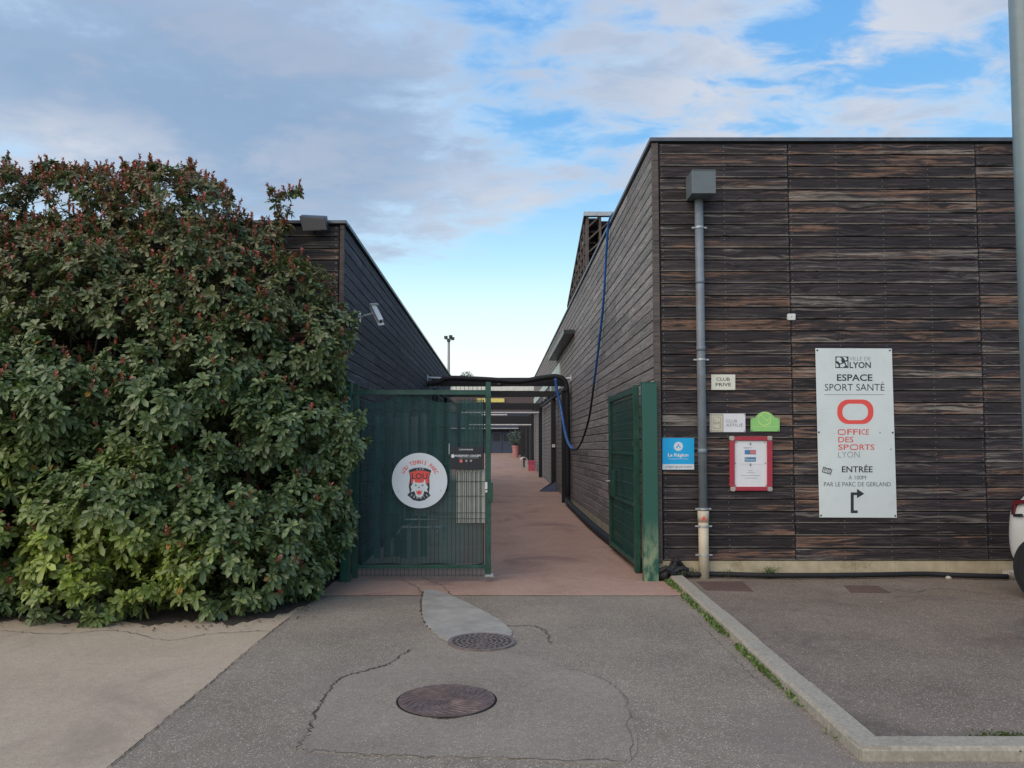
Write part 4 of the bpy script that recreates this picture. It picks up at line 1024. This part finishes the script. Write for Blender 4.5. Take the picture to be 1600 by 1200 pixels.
def leaf_cloud(m, c, r, n, s, rr):
    for _ in range(n):
        v = Vector((rr.gauss(0, 1), rr.gauss(0, 1), rr.gauss(0, 1))).normalized() * r * rr.uniform(.4, 1) ** .5
        p = Vector(c) + Vector((v.x, v.y, v.z * .8)); a = Vector((rr.uniform(-1, 1), rr.uniform(-1, 1), rr.uniform(-1, 1))).normalized(); b = a.cross(Vector((rr.uniform(-1, 1), .3, rr.uniform(-1, 1)))).normalized()
        m.add([p, p + a * s + b * s * .4, p + a * s * 1.8, p + a * s - b * s * .4], [(0, 1, 2, 3)])
def colored(o, col, var=.25, rr=random.Random(5)):
    me = o.data; a = me.color_attributes.new('Col', 'FLOAT_COLOR', 'POINT'); out = []
    k = 1
    for i in range(len(me.vertices)):
        if i % 4 == 0: k = rr.uniform(1 - var, 1 + var)
        out += [col[0] * k, col[1] * k, col[2] * k, 1]
    a.data.foreach_set('color', out)
rr = random.Random(11)
TY = 88; tc_ = P(729, 588, Y=TY)
dt = thing('distant_tree', 'small treetop rising beyond the beams at the far end of the alley', 'tree', (tc_.x, TY, 0))
MB().tube([(tc_.x, TY, 0), tuple(tc_)], .2, 6, .08).build('trunk', 'bark', dt)
m = MB(); leaf_cloud(m, tc_, .75, 260, .12, rr); leaf_cloud(m, tc_ - Vector((.5, 0, 1.6)), 1.4, 500, .14, rr); colored(m.build('crown', 'leaf', dt), (.05, .075, .05))

# pots, bin and bicycle in the alley
Y1 = 62; bpos = Vector((P(806, 700, Y=Y1).x, Y1, G(Y1)))
def pot(name, label, pos, w_, h, mat, cat):
    t = thing(name, label, cat, tuple(pos)); n = 18; m = MB()
    m.tube([pos, pos + Vector((0, 0, h * .86))], w_ * .38, n, w_ * .5); m.build('body', mat, t)
    m = MB(); m.tube([pos + Vector((0, 0, h * .86)), pos + Vector((0, 0, h))], w_ * .54, n); m.build('rim', mat, t); return t
t = pot('planter', 'pale pink planter with a grey-green shrub near the far building', bpos, .62, .95, 'pink_pot', 'planter')
sh = thing('potted_shrub', 'grey-green shrub growing in the pale pink planter', 'shrub', tuple(bpos + Vector((0, 0, .95))))
m = MB(); leaf_cloud(m, bpos + Vector((0, 0, 1.55)), .75, 380, .13, rr); colored(m.build('foliage', 'leaf', sh), (.10, .13, .11))
MB().tube([bpos + Vector((0, 0, .93)), bpos + Vector((0, 0, 1.6))], .06, 6).build('stem', 'bark', sh)
Y2 = 38.5; bp2 = Vector((P(830.5, 735, Y=Y2).x, Y2, G(Y2)))
t = thing('storage_bin', 'magenta square plastic bin beside a black post', 'bin', tuple(bp2))
m = MB(); m.prism([bp2 + Vector((a_, b2, 0)) for a_, b2 in ((-.16, -.16), (.16, -.16), (.16, .16), (-.16, .16))], (0, 0, .42)); m.build('body', 'pink_bin', t, bevel=.01)
m = MB(); m.box(tuple(bp2 + Vector((-.185, -.185, .42))), tuple(bp2 + Vector((.185, .185, .52)))); m.build('lid', 'pink_bin', t, bevel=.01)
# bicycle leaning by the posts
by0 = 42.5; bx = P(814, 730, Y=by0).x + .28; zb0 = G(by0)
bi = thing('bicycle', 'black bicycle parked by the black posts beyond the magenta bin', 'bicycle', (bx, by0, zb0))
def wheel(cy0):
    pts = [(bx - .1, cy0 + .33 * math.cos(2 * math.pi * i / 20), zb0 + .35 + .33 * math.sin(2 * math.pi * i / 20)) for i in range(21)]
    w_ = MB().tube(pts, .022, 6).build('wheel', 'tyre', bi)
    m = MB()
    for i in range(8): m.tube([(bx - .1, cy0, zb0 + .35), pts[i * 20 // 8]], .004, 3)
    m.build('spokes', 'galv', w_)
wheel(by0); wheel(by0 + 1.05)
B0 = Vector((bx - .1, by0, zb0 + .35)); B1 = Vector((bx - .1, by0 + 1.05, zb0 + .35)); cr_ = Vector((bx - .1, by0 + .6, zb0 + .32)); st_ = Vector((bx - .1, by0 + .72, zb0 + .85)); hd = Vector((bx - .1, by0 + .16, zb0 + .85))
m = MB()
for a_, b2 in ((B0, hd), (hd, cr_), (cr_, st_), (st_, hd), (st_, B1), (cr_, B1)): m.tube([a_, b2], .016, 6)
m.build('frame', 'blackpaint', bi)
MB().box(tuple(st_ + Vector((-.07, -.1, .06))), tuple(st_ + Vector((.07, .16, .11)))).build('saddle', 'black', bi, bevel=.02)
MB().tube([hd + Vector((-.25, .05, .18)), hd + Vector((0, -.02, .14)), hd + Vector((.25, .05, .18))], .013, 6).build('handlebar', 'black', bi)
ck_y = 40.3; ck = thing('bicycle_rack', 'pale metal bicycle rack between the bin and the bicycle', 'bicycle rack', (P(822, 735, Y=ck_y).x, ck_y, G(ck_y)))
o_ = ORG[ck.name]
for i in range(4):
    y = o_.y + i * .4; x = o_.x - .1; z = o_.z
    MB().tube(smooth_path([(x - .17, y, z), (x - .17, y, z + .5), (x, y, z + .62), (x + .17, y, z + .5), (x + .17, y, z)], 4), .02, 6).build('hoop', 'galv', ck)
# blue tarp foot on second post
fx = Vector((PGX - .15, 24.4, G(24.5)))
m = MB(); m.add([fx + Vector(v) for v in ((-.28, -.05, 0), (.30, -.1, 0), (.34, .2, 0), (-.2, .22, 0), (.12, -.03, .28), (.28, .0, .32), (.28, .15, .3), (.1, .15, .24), (-.12, 0, .13))],
    [(0, 1, 5, 4), (0, 4, 8), (1, 2, 6, 5), (2, 3, 7, 6), (3, 0, 8), (3, 8, 7), (8, 4, 7), (4, 5, 6, 7), (0, 3, 2, 1)])
m.build('folded_tarp', simple('navy_tarp', (.02, .035, .10), .5), None, 'small navy folded tarp at the foot of the second black post', cat='tarp')

# ------------------------------------------------------------------ street pole at the right edge
LY = 6.3
lx = P(1579, 0, Y=LY).x
lp = thing('lamp_post', 'grey-green steel lamp post at the right edge of the view', 'lamp post', (lx + .13, LY, 0))
bx_ = P(1602, 720, Y=LY).x + .105
MB().tube([(bx_, LY, -.05), (bx_ * .5 + lx * .5 + .04, LY, 4), (lx + .09, LY, 8.5)], .105, 20, .08).build('pole', 'polegrey', lp, smooth=True)
MB().box((bx_ - .107, LY - .107, LZ), (bx_ + .107, LY + .107, LZ + .03)).build('base_plate', 'polegrey', lp, bevel=.004)
MB().tube([(lx + .12, LY, 8.5), (lx + .5, LY, 8.9), (lx + 1.2, LY, 9.0)], .05, 8).build('arm', 'polegrey', lp)
MB().box((lx + 1.1, LY - .15, 8.93), (lx + 1.8, LY + .15, 9.06)).build('lamp_head', 'lampgrey', lp, bevel=.03)

# ------------------------------------------------------------------ parked car
def make_car(pos, ang):
    car = thing('parked_car', 'white hatchback car cut off by the right edge, red tail lamp and rear wheel showing', 'car', pos)
    car.rotation_euler = (0, 0, ang); ORG[car.name] = Vector((0, 0, 0))          # parts are built in the car's own frame
    L, Wd = 3.9, .86                                                              # x: 0 rear .. L nose
    st = [(0.0, .66, .42, .78, .80), (.06, .78, .30, .93, .97), (.22, .83, .26, 1.0, 1.22), (.5, .86, .24, 1.02, 1.40), (.9, .87, .24, 1.0, 1.49), (1.5, .87, .24, .97, 1.52), (2.0, .87, .24, .96, 1.49), (2.55, .87, .24, .95, 1.20),
          (2.95, .86, .24, .93, .98), (3.4, .83, .24, .85, .88), (3.75, .75, .28, .72, .75), (3.9, .60, .38, .58, .60)]
    ring_n = 20; vs = []; fs = []; mats = []
    for x, hw, zb, zs, zt in st:
        prof = [(0, zb), (hw * .8, zb), (hw * .96, zb + .06), (hw, zb + (zs - zb) * .35), (hw * 1.0, zb + (zs - zb) * .6), (hw * .97, zs - .04), (hw * .93, zs), (hw * .80, zs + (zt - zs) * .55), (hw * .70, zs + (zt - zs) * .9), (hw * .5, zt), (0, zt + .01)]
        full = prof + [(-a, b) for a, b in prof[-2:0:-1]]
        vs += [(x, a, b) for a, b in full]
    n = 20
    for i in range(len(st) - 1):
        for j in range(n):
            fs.append((i * n + j, (i + 1) * n + j, (i + 1) * n + (j + 1) % n, i * n + (j + 1) % n))
    fs += [tuple(range(n)), tuple((len(st) - 1) * n + j for j in reversed(range(n)))]
    m = MB(); m.v = vs; m.f = fs; body = m.build('body', 'carpaint', car, smooth=True)
    sm = body.modifiers.new('s', 'SUBSURF'); sm.levels = 2; sm.render_levels = 2
    def skin(name, xs, j0, j1, mat, out=.006, side=1):
        m = MB(); k = 0
        for x in xs:
            for i in range(len(st) - 1):
                if st[i][0] <= x <= st[i + 1][0]:
                    f = (x - st[i][0]) / (st[i + 1][0] - st[i][0]); s_ = [st[i][q] * (1 - f) + st[i + 1][q] * f for q in range(5)]; break
            _, hw, zb, zs, zt = s_
            for t_ in (j0, j1):
                a = hw * (.93 - .23 * t_); z = zs + (zt - zs) * .9 * t_
                m.v.append((x, side * (a + out), z))
        for i in range(len(xs) - 1): m.f.append((2 * i, 2 * i + 2, 2 * i + 3, 2 * i + 1))
        return m.build(name, mat, car)
    for s_ in (1, -1):
        skin('side_window', [.6, .9, 1.25], .12, .88, 'glassdark', .012, s_); skin('side_window', [1.33, 1.7, 2.0, 2.3], .12, .86, 'glassdark', .012, s_)
        for x in (.56, 3.12):
            a = MB().tube([(x, s_ * .66, .32), (x, s_ * .885, .32)], .36, 48).build('wheel_arch', 'tyre', car)
            wl = MB().tube([(x, s_ * .70, .31), (x, s_ * .90, .31)], .31, 48).build('wheel', 'tyre', car, bevel=.02)
            MB().tube([(x, s_ * .90, .31), (x, s_ * .91, .31)], .20, 20).build('rim', 'rim', wl)
        tl = MB().prism([(.10, s_ * .74, 1.0), (.36, s_ * .845, 1.03), (.36, s_ * .85, .995), (.19, s_ * .815, .965), (.17, s_ * .815, .86), (.11, s_ * .775, .85)], (0, -s_ * .06, 0)).build('tail_lamp', 'lampred', car, bevel=.006)
        MB().prism([(.172, s_ * .817, .865), (.27, s_ * .845, .875), (.29, s_ * .85, .845), (.16, s_ * .812, .835)], (0, -s_ * .05, 0)).build('clear_lens', 'glassdark', tl)
    MB().box((-.004, -.24, .60), (.02, .24, .70)).build('number_plate', 'white_metal', car)
    for k in range(5): MB().box((.012, -.68, .36 + .022 * k), (.09, .68, .368 + .022 * k)).build('bumper_rib', 'tyre', car)
    return car
make_car((P(1588, 950, Z=LZ).x + 1.12, 8.55, LZ), R(-72))
st0 = P(1578, 902, Z=LZ + .02)
m = MB(); rr = random.Random(2)
import bmesh
def rock(name, label, loc, r, mat='stone', sq=(1.2, .8, .75)):
    bm = bmesh.new(); bmesh.ops.create_icosphere(bm, subdivisions=2, radius=1)
    for v in bm.verts: v.co = Vector((v.co.x * sq[0], v.co.y * sq[1], v.co.z * sq[2])) * r * rr.uniform(.85, 1.12)
    me = bpy.data.meshes.new(name); bm.to_mesh(me); bm.free(); me.materials.append(M[mat]); o = bpy.data.objects.new(name, me); C.objects.link(o); o.location = loc
    o['label'] = label; o['category'] = 'stone'; return o
rock('stone', 'pale rounded stone lying by the plinth beside the white car', (st0.x, min(st0.y, FY - .12), LZ + .05), .085)
s_ = P(1482, 905, Z=LZ); rock('stone', 'tiny pale pebble in front of the black hose', (s_.x, s_.y, LZ + .015), .03)

# ------------------------------------------------------------------ weeds and moss
def blade_tuft(m, c, n, h, spread, rr):
    for _ in range(n):
        a = rr.uniform(0, 2 * math.pi); d = Vector((math.cos(a), math.sin(a) * .6 - .15, 0)); hh = h * rr.uniform(.5, 1.1); sp = spread * rr.uniform(.3, 1.2); w_ = .0035
        s_ = Vector((-d.y, d.x, 0)).normalized() * w_; b = Vector(c) + d * .02 * rr.random()
        p1 = b + d * sp * .35 + Vector((0, 0, hh * .65)); p2 = b + d * sp * .75 + Vector((0, 0, hh * .9)); p3 = b + d * sp * 1.1 + Vector((0, 0, hh * .65))
        m.add([b - s_, b + s_, p1 + s_, p1 - s_], [(0, 1, 2, 3)]); m.add([p1 - s_, p1 + s_, p2 + s_ * .7, p2 - s_ * .7], [(0, 1, 2, 3)]); m.add([p2 - s_ * .7, p2 + s_ * .7, p3, p3 - s_ * .1], [(0, 1, 2, 3)])
rr = random.Random(21)
for px, n, h, sp, lab in ((1202, 75, .15, .20, 'large green grass tuft growing against the cream plinth'), (1065, 30, .12, .10, 'small grass tuft by the right gate corner'), (1085, 30, .14, .10, 'grass tuft beside the foot of the downpipe'),
                          (1138, 16, .12, .10, 'thin dry grass tuft right of the downpipe'), (1301, 12, .06, .06, 'tiny weed at the plinth below the tall sign'), (1334, 5, .09, .08, 'few thin weed blades at the plinth below the arrow')):
    p = P(px, 899, Y=FY - .10); m = MB(); blade_tuft(m, (p.x, FY - .09, LZ), n, h, sp, rr)
    o = m.build('grass_tuft', 'leaf', None, lab, cat='grass tuft'); colored(o, (.11, .15, .055), .4, rr)
    o['group'] = 'weeds along the plinth'
m = MB(); a, b = Vector(K0 + (0,)), Vector(K1 + (0,))
for i in range(5200):
    f = rr.random() ** 2.0 * .95; p = a.lerp(b, f) + Vector((rr.gauss(-.022, .028 - .018 * f), rr.gauss(0, .02), 0))
    if mnoise.noise(Vector((f * 16, 2.2, .5))) * 2.2 + mnoise.noise(Vector((f * 51, 7.7, .5))) + rr.uniform(-.7, .7) < -.7 + 1.3 * f: continue
    s = rr.uniform(.007, .017); v = Vector((rr.uniform(-1, 1), rr.uniform(-1, 1), rr.uniform(.2, 1.4))).normalized(); u = v.cross(Vector((rr.uniform(-1, 1), 1, 0))).normalized()
    p.z = rr.uniform(0, .025); m.add([p, p + v * s + u * s * .5, p + v * s * 2, p + v * s - u * s * .5], [(0, 1, 2, 3)])
o = m.build('kerb_moss', 'leaf', None, kind='stuff'); colored(o, (.10, .16, .035), .35, rr)
m = MB(); c = P(1585, 1160, Z=LZ)
for i in range(900):
    p = Vector((c.x + rr.gauss(0, .09), c.y + rr.gauss(0, .05), LZ + rr.uniform(0, .02))); s = rr.uniform(.006, .012); v = Vector((rr.uniform(-1, 1), rr.uniform(-1, 1), rr.uniform(.2, 1.2))).normalized(); u = v.cross(Vector((rr.uniform(-1, 1), 1, 0))).normalized()
    m.add([p, p + v * s + u * s * .5, p + v * s * 2, p + v * s - u * s * .5], [(0, 1, 2, 3)])
o = m.build('moss_patch', 'leaf', None, kind='stuff'); colored(o, (.07, .10, .03), .35, rr)
# leaf litter and grit
m = MB()
for i in range(520):
    px, py = rr.uniform(0, 520), 0; py = 945 + rr.gauss(15, 12) - max(0, px - 400) * .25
    p = P(px, py, Z=.004); a_ = rr.uniform(0, 6.3); s = rr.uniform(.008, .03); d = Vector((math.cos(a_), math.sin(a_), rr.uniform(0, .4))); e = Vector((-d.y, d.x, 0)) * .4
    m.add([p, p + (d + e) * s, p + d * 2 * s, p + (d - e) * s], [(0, 1, 2, 3)])
m.build('leaf_litter', 'litter', None, kind='stuff')
m = MB()
for i in range(420):
    x, y = rr.uniform(-3, 5), rr.uniform(3.0, 9.0); s = rr.uniform(.002, .006); p = Vector((x, y, (LZ if x > 2.6 else .0) + .003))
    m.add([p + Vector((-s, 0, 0)), p + Vector((0, -s, 0)), p + Vector((s, 0, 0)), p + Vector((0, s, 0)), p + Vector((0, 0, s))], [(0, 1, 4), (1, 2, 4), (2, 3, 4), (3, 0, 4)])
m.build('grit', 'stone', None, kind='stuff')

# ------------------------------------------------------------------ the big evergreen hedge
poly = [(-260, 215), (-80, 235), (0, 248), (40, 278), (75, 262), (110, 260), (150, 268), (200, 265), (255, 258), (300, 268), (335, 282), (362, 305), (372, 345), (405, 348), (425, 335), (455, 345), (455, 372), (440, 405), (480, 402), (525, 415), (537, 480),
        (552, 500), (538, 560), (545, 640), (572, 680), (560, 720), (540, 745), (555, 790), (553, 850), (520, 890), (490, 925), (440, 950), (330, 966), (-260, 968)]
def inside(x, y):
    c = False; n = len(poly); j = n - 1
    for i in range(n):
        xi, yi = poly[i]; xj, yj = poly[j]
        if (yi > y) != (yj > y) and x < (xj - xi) * (y - yi) / (yj - yi) + xi: c = not c
        j = i
    return c
hr = random.Random(4); blobs = []
def front(px, z):
    y = 7.12 + .045 * z * z + .10 * z
    if px > 330: y += min(1.0, (px - 330) / 210) * (1.25 - .12 * z)
    from mathutils import noise as mn
    return y + .55 * mn.noise(Vector((px / 120, z / .62, 3.1))) + .2 * mn.noise(Vector((px / 45, z / .28, 9.1)))
def try_blobs(r, tries, sep, layer=0.0, yj=.3):
    for _ in range(tries):
        px, py = hr.uniform(-230, 575), hr.uniform(230, 968)
        z = max(0, 1.6 + (699 - py) / F * 7.8)
        Y = min(front(px, z) + r * .8 + hr.uniform(-yj * .6, yj) + layer, FY - r * .55)
        p = P(px, py, Y=Y); pr = r * .86 * F / Y
        if not all(inside(px + pr * math.cos(a), py + pr * math.sin(a)) for a in [k * math.pi / 4 for k in range(8)]): continue
        if p.z - r * .9 < -.05: continue
        if any((p - b[0]).length < sep * (r + b[1]) * .5 for b in blobs): continue
        blobs.append((p, r))
try_blobs(.42, 900, 1.25); try_blobs(.30, 2500, 1.12); try_blobs(.20, 3000, 1.05); try_blobs(.13, 2200, 1.1)
nb1 = len(blobs)
try_blobs(.5, 1500, .95, .75, .3); try_blobs(.3, 1500, .9, .7, .2)
for px, py, r in ((441, 300, .075), (430, 318, .08), (455, 305, .06), (443, 335, .10), (466, 297, .035), (425, 296, .03), (20, 268, .1), (90, 262, .1), (575, 690, .06), (552, 497, .10), (60, 262, .06), (130, 262, .07), (285, 268, .09), (560, 650, .07)):
    z = 1.6 + (699 - py) / F * 7.8; blobs.append((P(px, py, Y=min(front(px, z) + .35, FY - .3)), r))
for _ in range(70):                       # loose shoots standing above the crown
    px = hr.uniform(-200, 470); ty = None
    for yy in range(200, 500, 3):
        if inside(px, yy): ty = yy; break
    if ty is None: continue
    z = 1.6 + (699 - ty) / F * 7.9; Y = min(front(px, z) + hr.uniform(.2, .7), FY - .3)
    for k in range(hr.choice((1, 2, 3))): blobs.append((P(px + hr.uniform(-3, 3), ty + 10 - 8 * k, Y=Y), .045))
print('blobs', nb1, len(blobs))
BC = np.array([list(b[0]) for b in blobs]); BR = np.array([b[1] for b in blobs])
voids = []                                # hollows between the boughs
for px, py, rx, rz, dd in ((150, 540, .34, .20, .5), (215, 520, .22, .13, .45), (300, 590, .20, .26, .5), (345, 660, .22, .24, .5), (290, 700, .16, .12, .45), (415, 745, .26, .20, .5), (360, 745, .2, .12, .5), (30, 790, .26, .14, .45),
                           (100, 940, .30, .10, .6), (210, 905, .20, .10, .5), (345, 905, .24, .14, .6), (270, 955, .3, .07, .5), (30, 840, .2, .10, .4), (225, 785, .14, .12, .4), (470, 640, .12, .12, .4), (40, 330, .2, .1, .4), (120, 440, .2, .08, .35), (440, 870, .16, .16, .5), (470, 520, .14, .12, .4)):
    z = 1.6 + (699 - py) / F * 7.7; c = P(px, py, Y=front(px, z) + .15); voids.append((c.x, c.y, c.z, rx * 1.15, dd, rz * 1.15))
cen, axs, shade = [], [], []
for i, (c, r) in enumerate(blobs):
    n = max(5, int(4 * math.pi * r * r * 66))
    v = rng.normal(size=(n, 3)); v /= np.linalg.norm(v, axis=1)[:, None]
    rad = r * (1 + rng.uniform(-.30, .10, n)); p = np.array(list(c)) + v * rad[:, None]
    d = np.linalg.norm(p[:, None, :] - BC[None], axis=2); d[:, i] = 9
    keep = (d > BR[None] * .72).all(axis=1) & (p[:, 2] > .03) & (p[:, 1] < FY - .03)
    for vx, vy, vz, ra, rb_, rc in voids: keep &= (((p[:, 0] - vx) / ra) ** 2 + ((p[:, 1] - vy) / rb_) ** 2 + ((p[:, 2] - vz) / rc) ** 2) > rng.uniform(.7, 1.3, n)
    keep &= ~((v[:, 1] > .55) & (rng.random(n) < .6))
    p, v = p[keep], v[keep]
    a = v * .8 + np.array([0, -.15, .55]) + rng.normal(size=p.shape) * .28
    cen.append(p); axs.append(a / np.linalg.norm(a, axis=1)[:, None])
cen = np.concatenate(cen); axs = np.concatenate(axs); NR = len(cen)
print('rosettes', NR)
K = 10
ros = np.repeat(np.arange(NR), K); n = len(ros)
ax_ = axs[ros]; base_ = cen[ros] - ax_ * (rng.uniform(0, .045, n))[:, None]
hlp = np.where(np.abs(ax_[:, 2:3]) < .9, np.array([[0, 0, 1.0]]), np.array([[1.0, 0, 0]]))
e1 = np.cross(ax_, hlp); e1 /= np.linalg.norm(e1, axis=1)[:, None]; e2 = np.cross(ax_, e1)
phi = (np.tile(np.arange(K), NR) * 2.399 + np.repeat(rng.uniform(0, 6.28, NR), K)); th = np.radians(np.tile(np.linspace(28, 98, K), NR) + rng.normal(0, 9, n))
d = ax_ * np.cos(th)[:, None] + (e1 * np.cos(phi)[:, None] + e2 * np.sin(phi)[:, None]) * np.sin(th)[:, None]
s = np.cross(d, ax_); s /= np.linalg.norm(s, axis=1)[:, None] + 1e-6; nn_ = np.cross(s, d)
Lf = rng.uniform(.078, .118, n) * np.repeat(rng.uniform(.75, 1.18, NR) * (1.03 - .26 * np.clip((cen[:, 2] - 2.3) / 1.8, 0, 1)), K) * np.tile(np.linspace(.7, 1.05, K), NR); Wf = Lf * rng.uniform(.42, .54, n)
def pt(t, w_, dn): return base_ + d * (Lf * t)[:, None] + s * (Wf * w_)[:, None] + nn_ * (Lf * dn)[:, None] - np.array([0, 0, 1]) * (Lf * .22 * t * t)[:, None]
V = np.stack([pt(.0, 0, 0), pt(.34, -.32, .05), pt(.34, .32, .05), pt(.78, -.44, .05), pt(.78, .44, .05), pt(1.0, 0, .0), pt(.55, 0, -.045)], axis=1)   # n,7,3
TRI = np.array([(0, 6, 1), (0, 2, 6), (1, 6, 3), (2, 4, 6), (6, 5, 3), (6, 4, 5)])
# colour: every leaf its own green; young growth red-bronze towards the top, yellow-green low on the left
zc_ = base_[:, 2]; rv = rng.random(n); rosr = np.repeat(rng.random(NR), K)
dark = np.array([.043, .072, .028]); lite = np.array([.198, .262, .110]); mixf = np.clip(.55 * rosr + .45 * rv, 0, 1)[:, None]
col = dark * (1 - mixf) + lite * mixf
rt = np.clip((zc_ - 2.2) / 2.2, 0, 1) * (rosr > .35) * .62; col = col * (1 - rt[:, None]) + np.array([.20, .125, .070]) * rt[:, None]
def bump_(cx, cz, rx, rz): return np.exp(-((base_[:, 0] - cx) / rx) ** 2 - ((zc_ - cz) / rz) ** 2)
yl = np.clip(1.2 * bump_(-4.1, .62, .8, .36) + 1.0 * bump_(-3.2, .40, .55, .35) + .5 * bump_(-3.6, 1.5, .35, .2) + .5 * bump_(-4.8, 1.3, .4, .5), 0, 1) * (.35 + .65 * rosr)
col = col * (1 - yl[:, None]) + np.array([.27, .33, .05]) * yl[:, None]
col *= rng.uniform(.8, 1.2, (n, 1))
od = rng.random(n) < .0012; col[od] = (.32, .17, .03)
def np_mesh(name, V, cols, tri):
    k = len(V); nv = V.shape[1]; me = bpy.data.meshes.new(name); me.vertices.add(k * nv); me.vertices.foreach_set('co', V.reshape(-1).astype(np.float32))
    F_ = (tri[None] + (np.arange(k) * nv)[:, None, None]).reshape(-1); nf = k * len(tri)
    me.loops.add(nf * 3); me.loops.foreach_set('vertex_index', F_.astype(np.int32)); me.polygons.add(nf)
    me.polygons.foreach_set('loop_start', (np.arange(nf) * 3).astype(np.int32)); me.polygons.foreach_set('loop_total', np.full(nf, 3, np.int32))
    me.update(calc_edges=True); me.validate(); me.materials.append(M['leaf'])
    a = me.color_attributes.new('Col', 'FLOAT_COLOR', 'POINT'); cc = np.ones((k, nv, 4), np.float32); cc[:, :, :3] = cols[:, None, :]
    a.data.foreach_set('color', cc.reshape(-1)); me.polygons.foreach_set('use_smooth', [True] * nf); return me
hg = thing('evergreen_hedge', 'tall bushy evergreen shrub with glossy green leaves and red shoots filling the left side', 'shrub', (-3.2, 8.3, 0))
O = np.array([-3.2, 8.3, 0])
def link(name, me, kind=None):
    o = bpy.data.objects.new(name, me); C.objects.link(o); o.parent = hg
    if kind: o['kind'] = kind
    return o
# the 300 leaves that show largest are single parts
vis = (V[:, 5, 0] / V[:, 5, 1] > -.62); sc_ = Lf / base_[:, 1] * vis * (np.abs(nn_[:, 1]) > .4)
idx = np.argsort(-sc_)[:300]; msk = np.ones(n, bool); msk[idx] = False
for i in idx: link('leaf', np_mesh('leaf', V[i:i + 1] - O, col[i:i + 1], TRI))
link('foliage', np_mesh('foliage', V[msk] - O, col[msk], TRI), 'stuff')
# red shoots: small upright leaflets on the tips of some twigs
pr = .05 + .20 * np.clip((cen[:, 2] - 1.8) / 1.8, 0, 1) + .25 * np.clip((cen[:, 2] - 3.8) / .5, 0, 1); pick = np.where((rng.random(NR) < pr) & (axs[:, 2] > .1))[0]
K2 = 20; r_ = np.repeat(pick, K2); n2 = len(r_); A2 = axs[r_] * .6 + np.array([0, 0, .6]); A2 /= np.linalg.norm(A2, axis=1)[:, None]
off_ = np.tile(np.linspace(0, .075, K2), len(pick)); b2_ = cen[r_] + A2 * off_[:, None]
ph = rng.uniform(0, 6.28, n2); t2 = np.radians(rng.uniform(12, 80, n2)); x2 = np.cross(A2, np.array([[1.0, .1, 0]])); x2 /= np.linalg.norm(x2, axis=1)[:, None]; y2_ = np.cross(A2, x2)
d2 = A2 * np.cos(t2)[:, None] + (x2 * np.cos(ph)[:, None] + y2_ * np.sin(ph)[:, None]) * np.sin(t2)[:, None]; s2 = np.cross(d2, A2); s2 /= np.linalg.norm(s2, axis=1)[:, None] + 1e-6
L2_ = rng.uniform(.028, .05, n2); V2 = np.stack([b2_, b2_ + d2 * (L2_ * .5)[:, None] - s2 * (L2_ * .26)[:, None], b2_ + d2 * L2_[:, None], b2_ + d2 * (L2_ * .5)[:, None] + s2 * (L2_ * .26)[:, None]], axis=1)
c2_ = np.array([.42, .115, .085]) * rng.uniform(.6, 1.35, (n2, 1)) * np.array([1, 1, 1]); br = rng.random(n2) < .3; c2_[br] = np.array([.15, .095, .05])
link('young_shoots', np_mesh('young_shoots', V2 - O, c2_, np.array([(0, 1, 2), (0, 2, 3)])), 'stuff')
# woody stems
m = MB(); rr = random.Random(8)
for k in range(10):
    x = -5.6 + k * .36; y0 = 8.2 + rr.uniform(-.25, .3)
    if x > -2.2: y0 = 8.9
    pts = [Vector((x, y0, 0))]
    for j in range(5): pts.append(pts[-1] + Vector((rr.uniform(-.22, .22), rr.uniform(-.12, .12), rr.uniform(.5, .75) * (.75 if x > -2.6 else 1))))
    m.tube(smooth_path(pts, 3), .035, 6, .008)
m.build('branches', 'bark', hg, kind='stuff')
m = MB()
for i in range(0, NR, 4):
    c = Vector(cen[i]); dd = Vector(axs[i]); tgt = Vector(BC[np.argmin(np.linalg.norm(BC - cen[i], axis=1))]); m.tube([c, c.lerp(tgt, .8)], .004, 3)
m.build('twigs', 'bark', hg, kind='stuff')
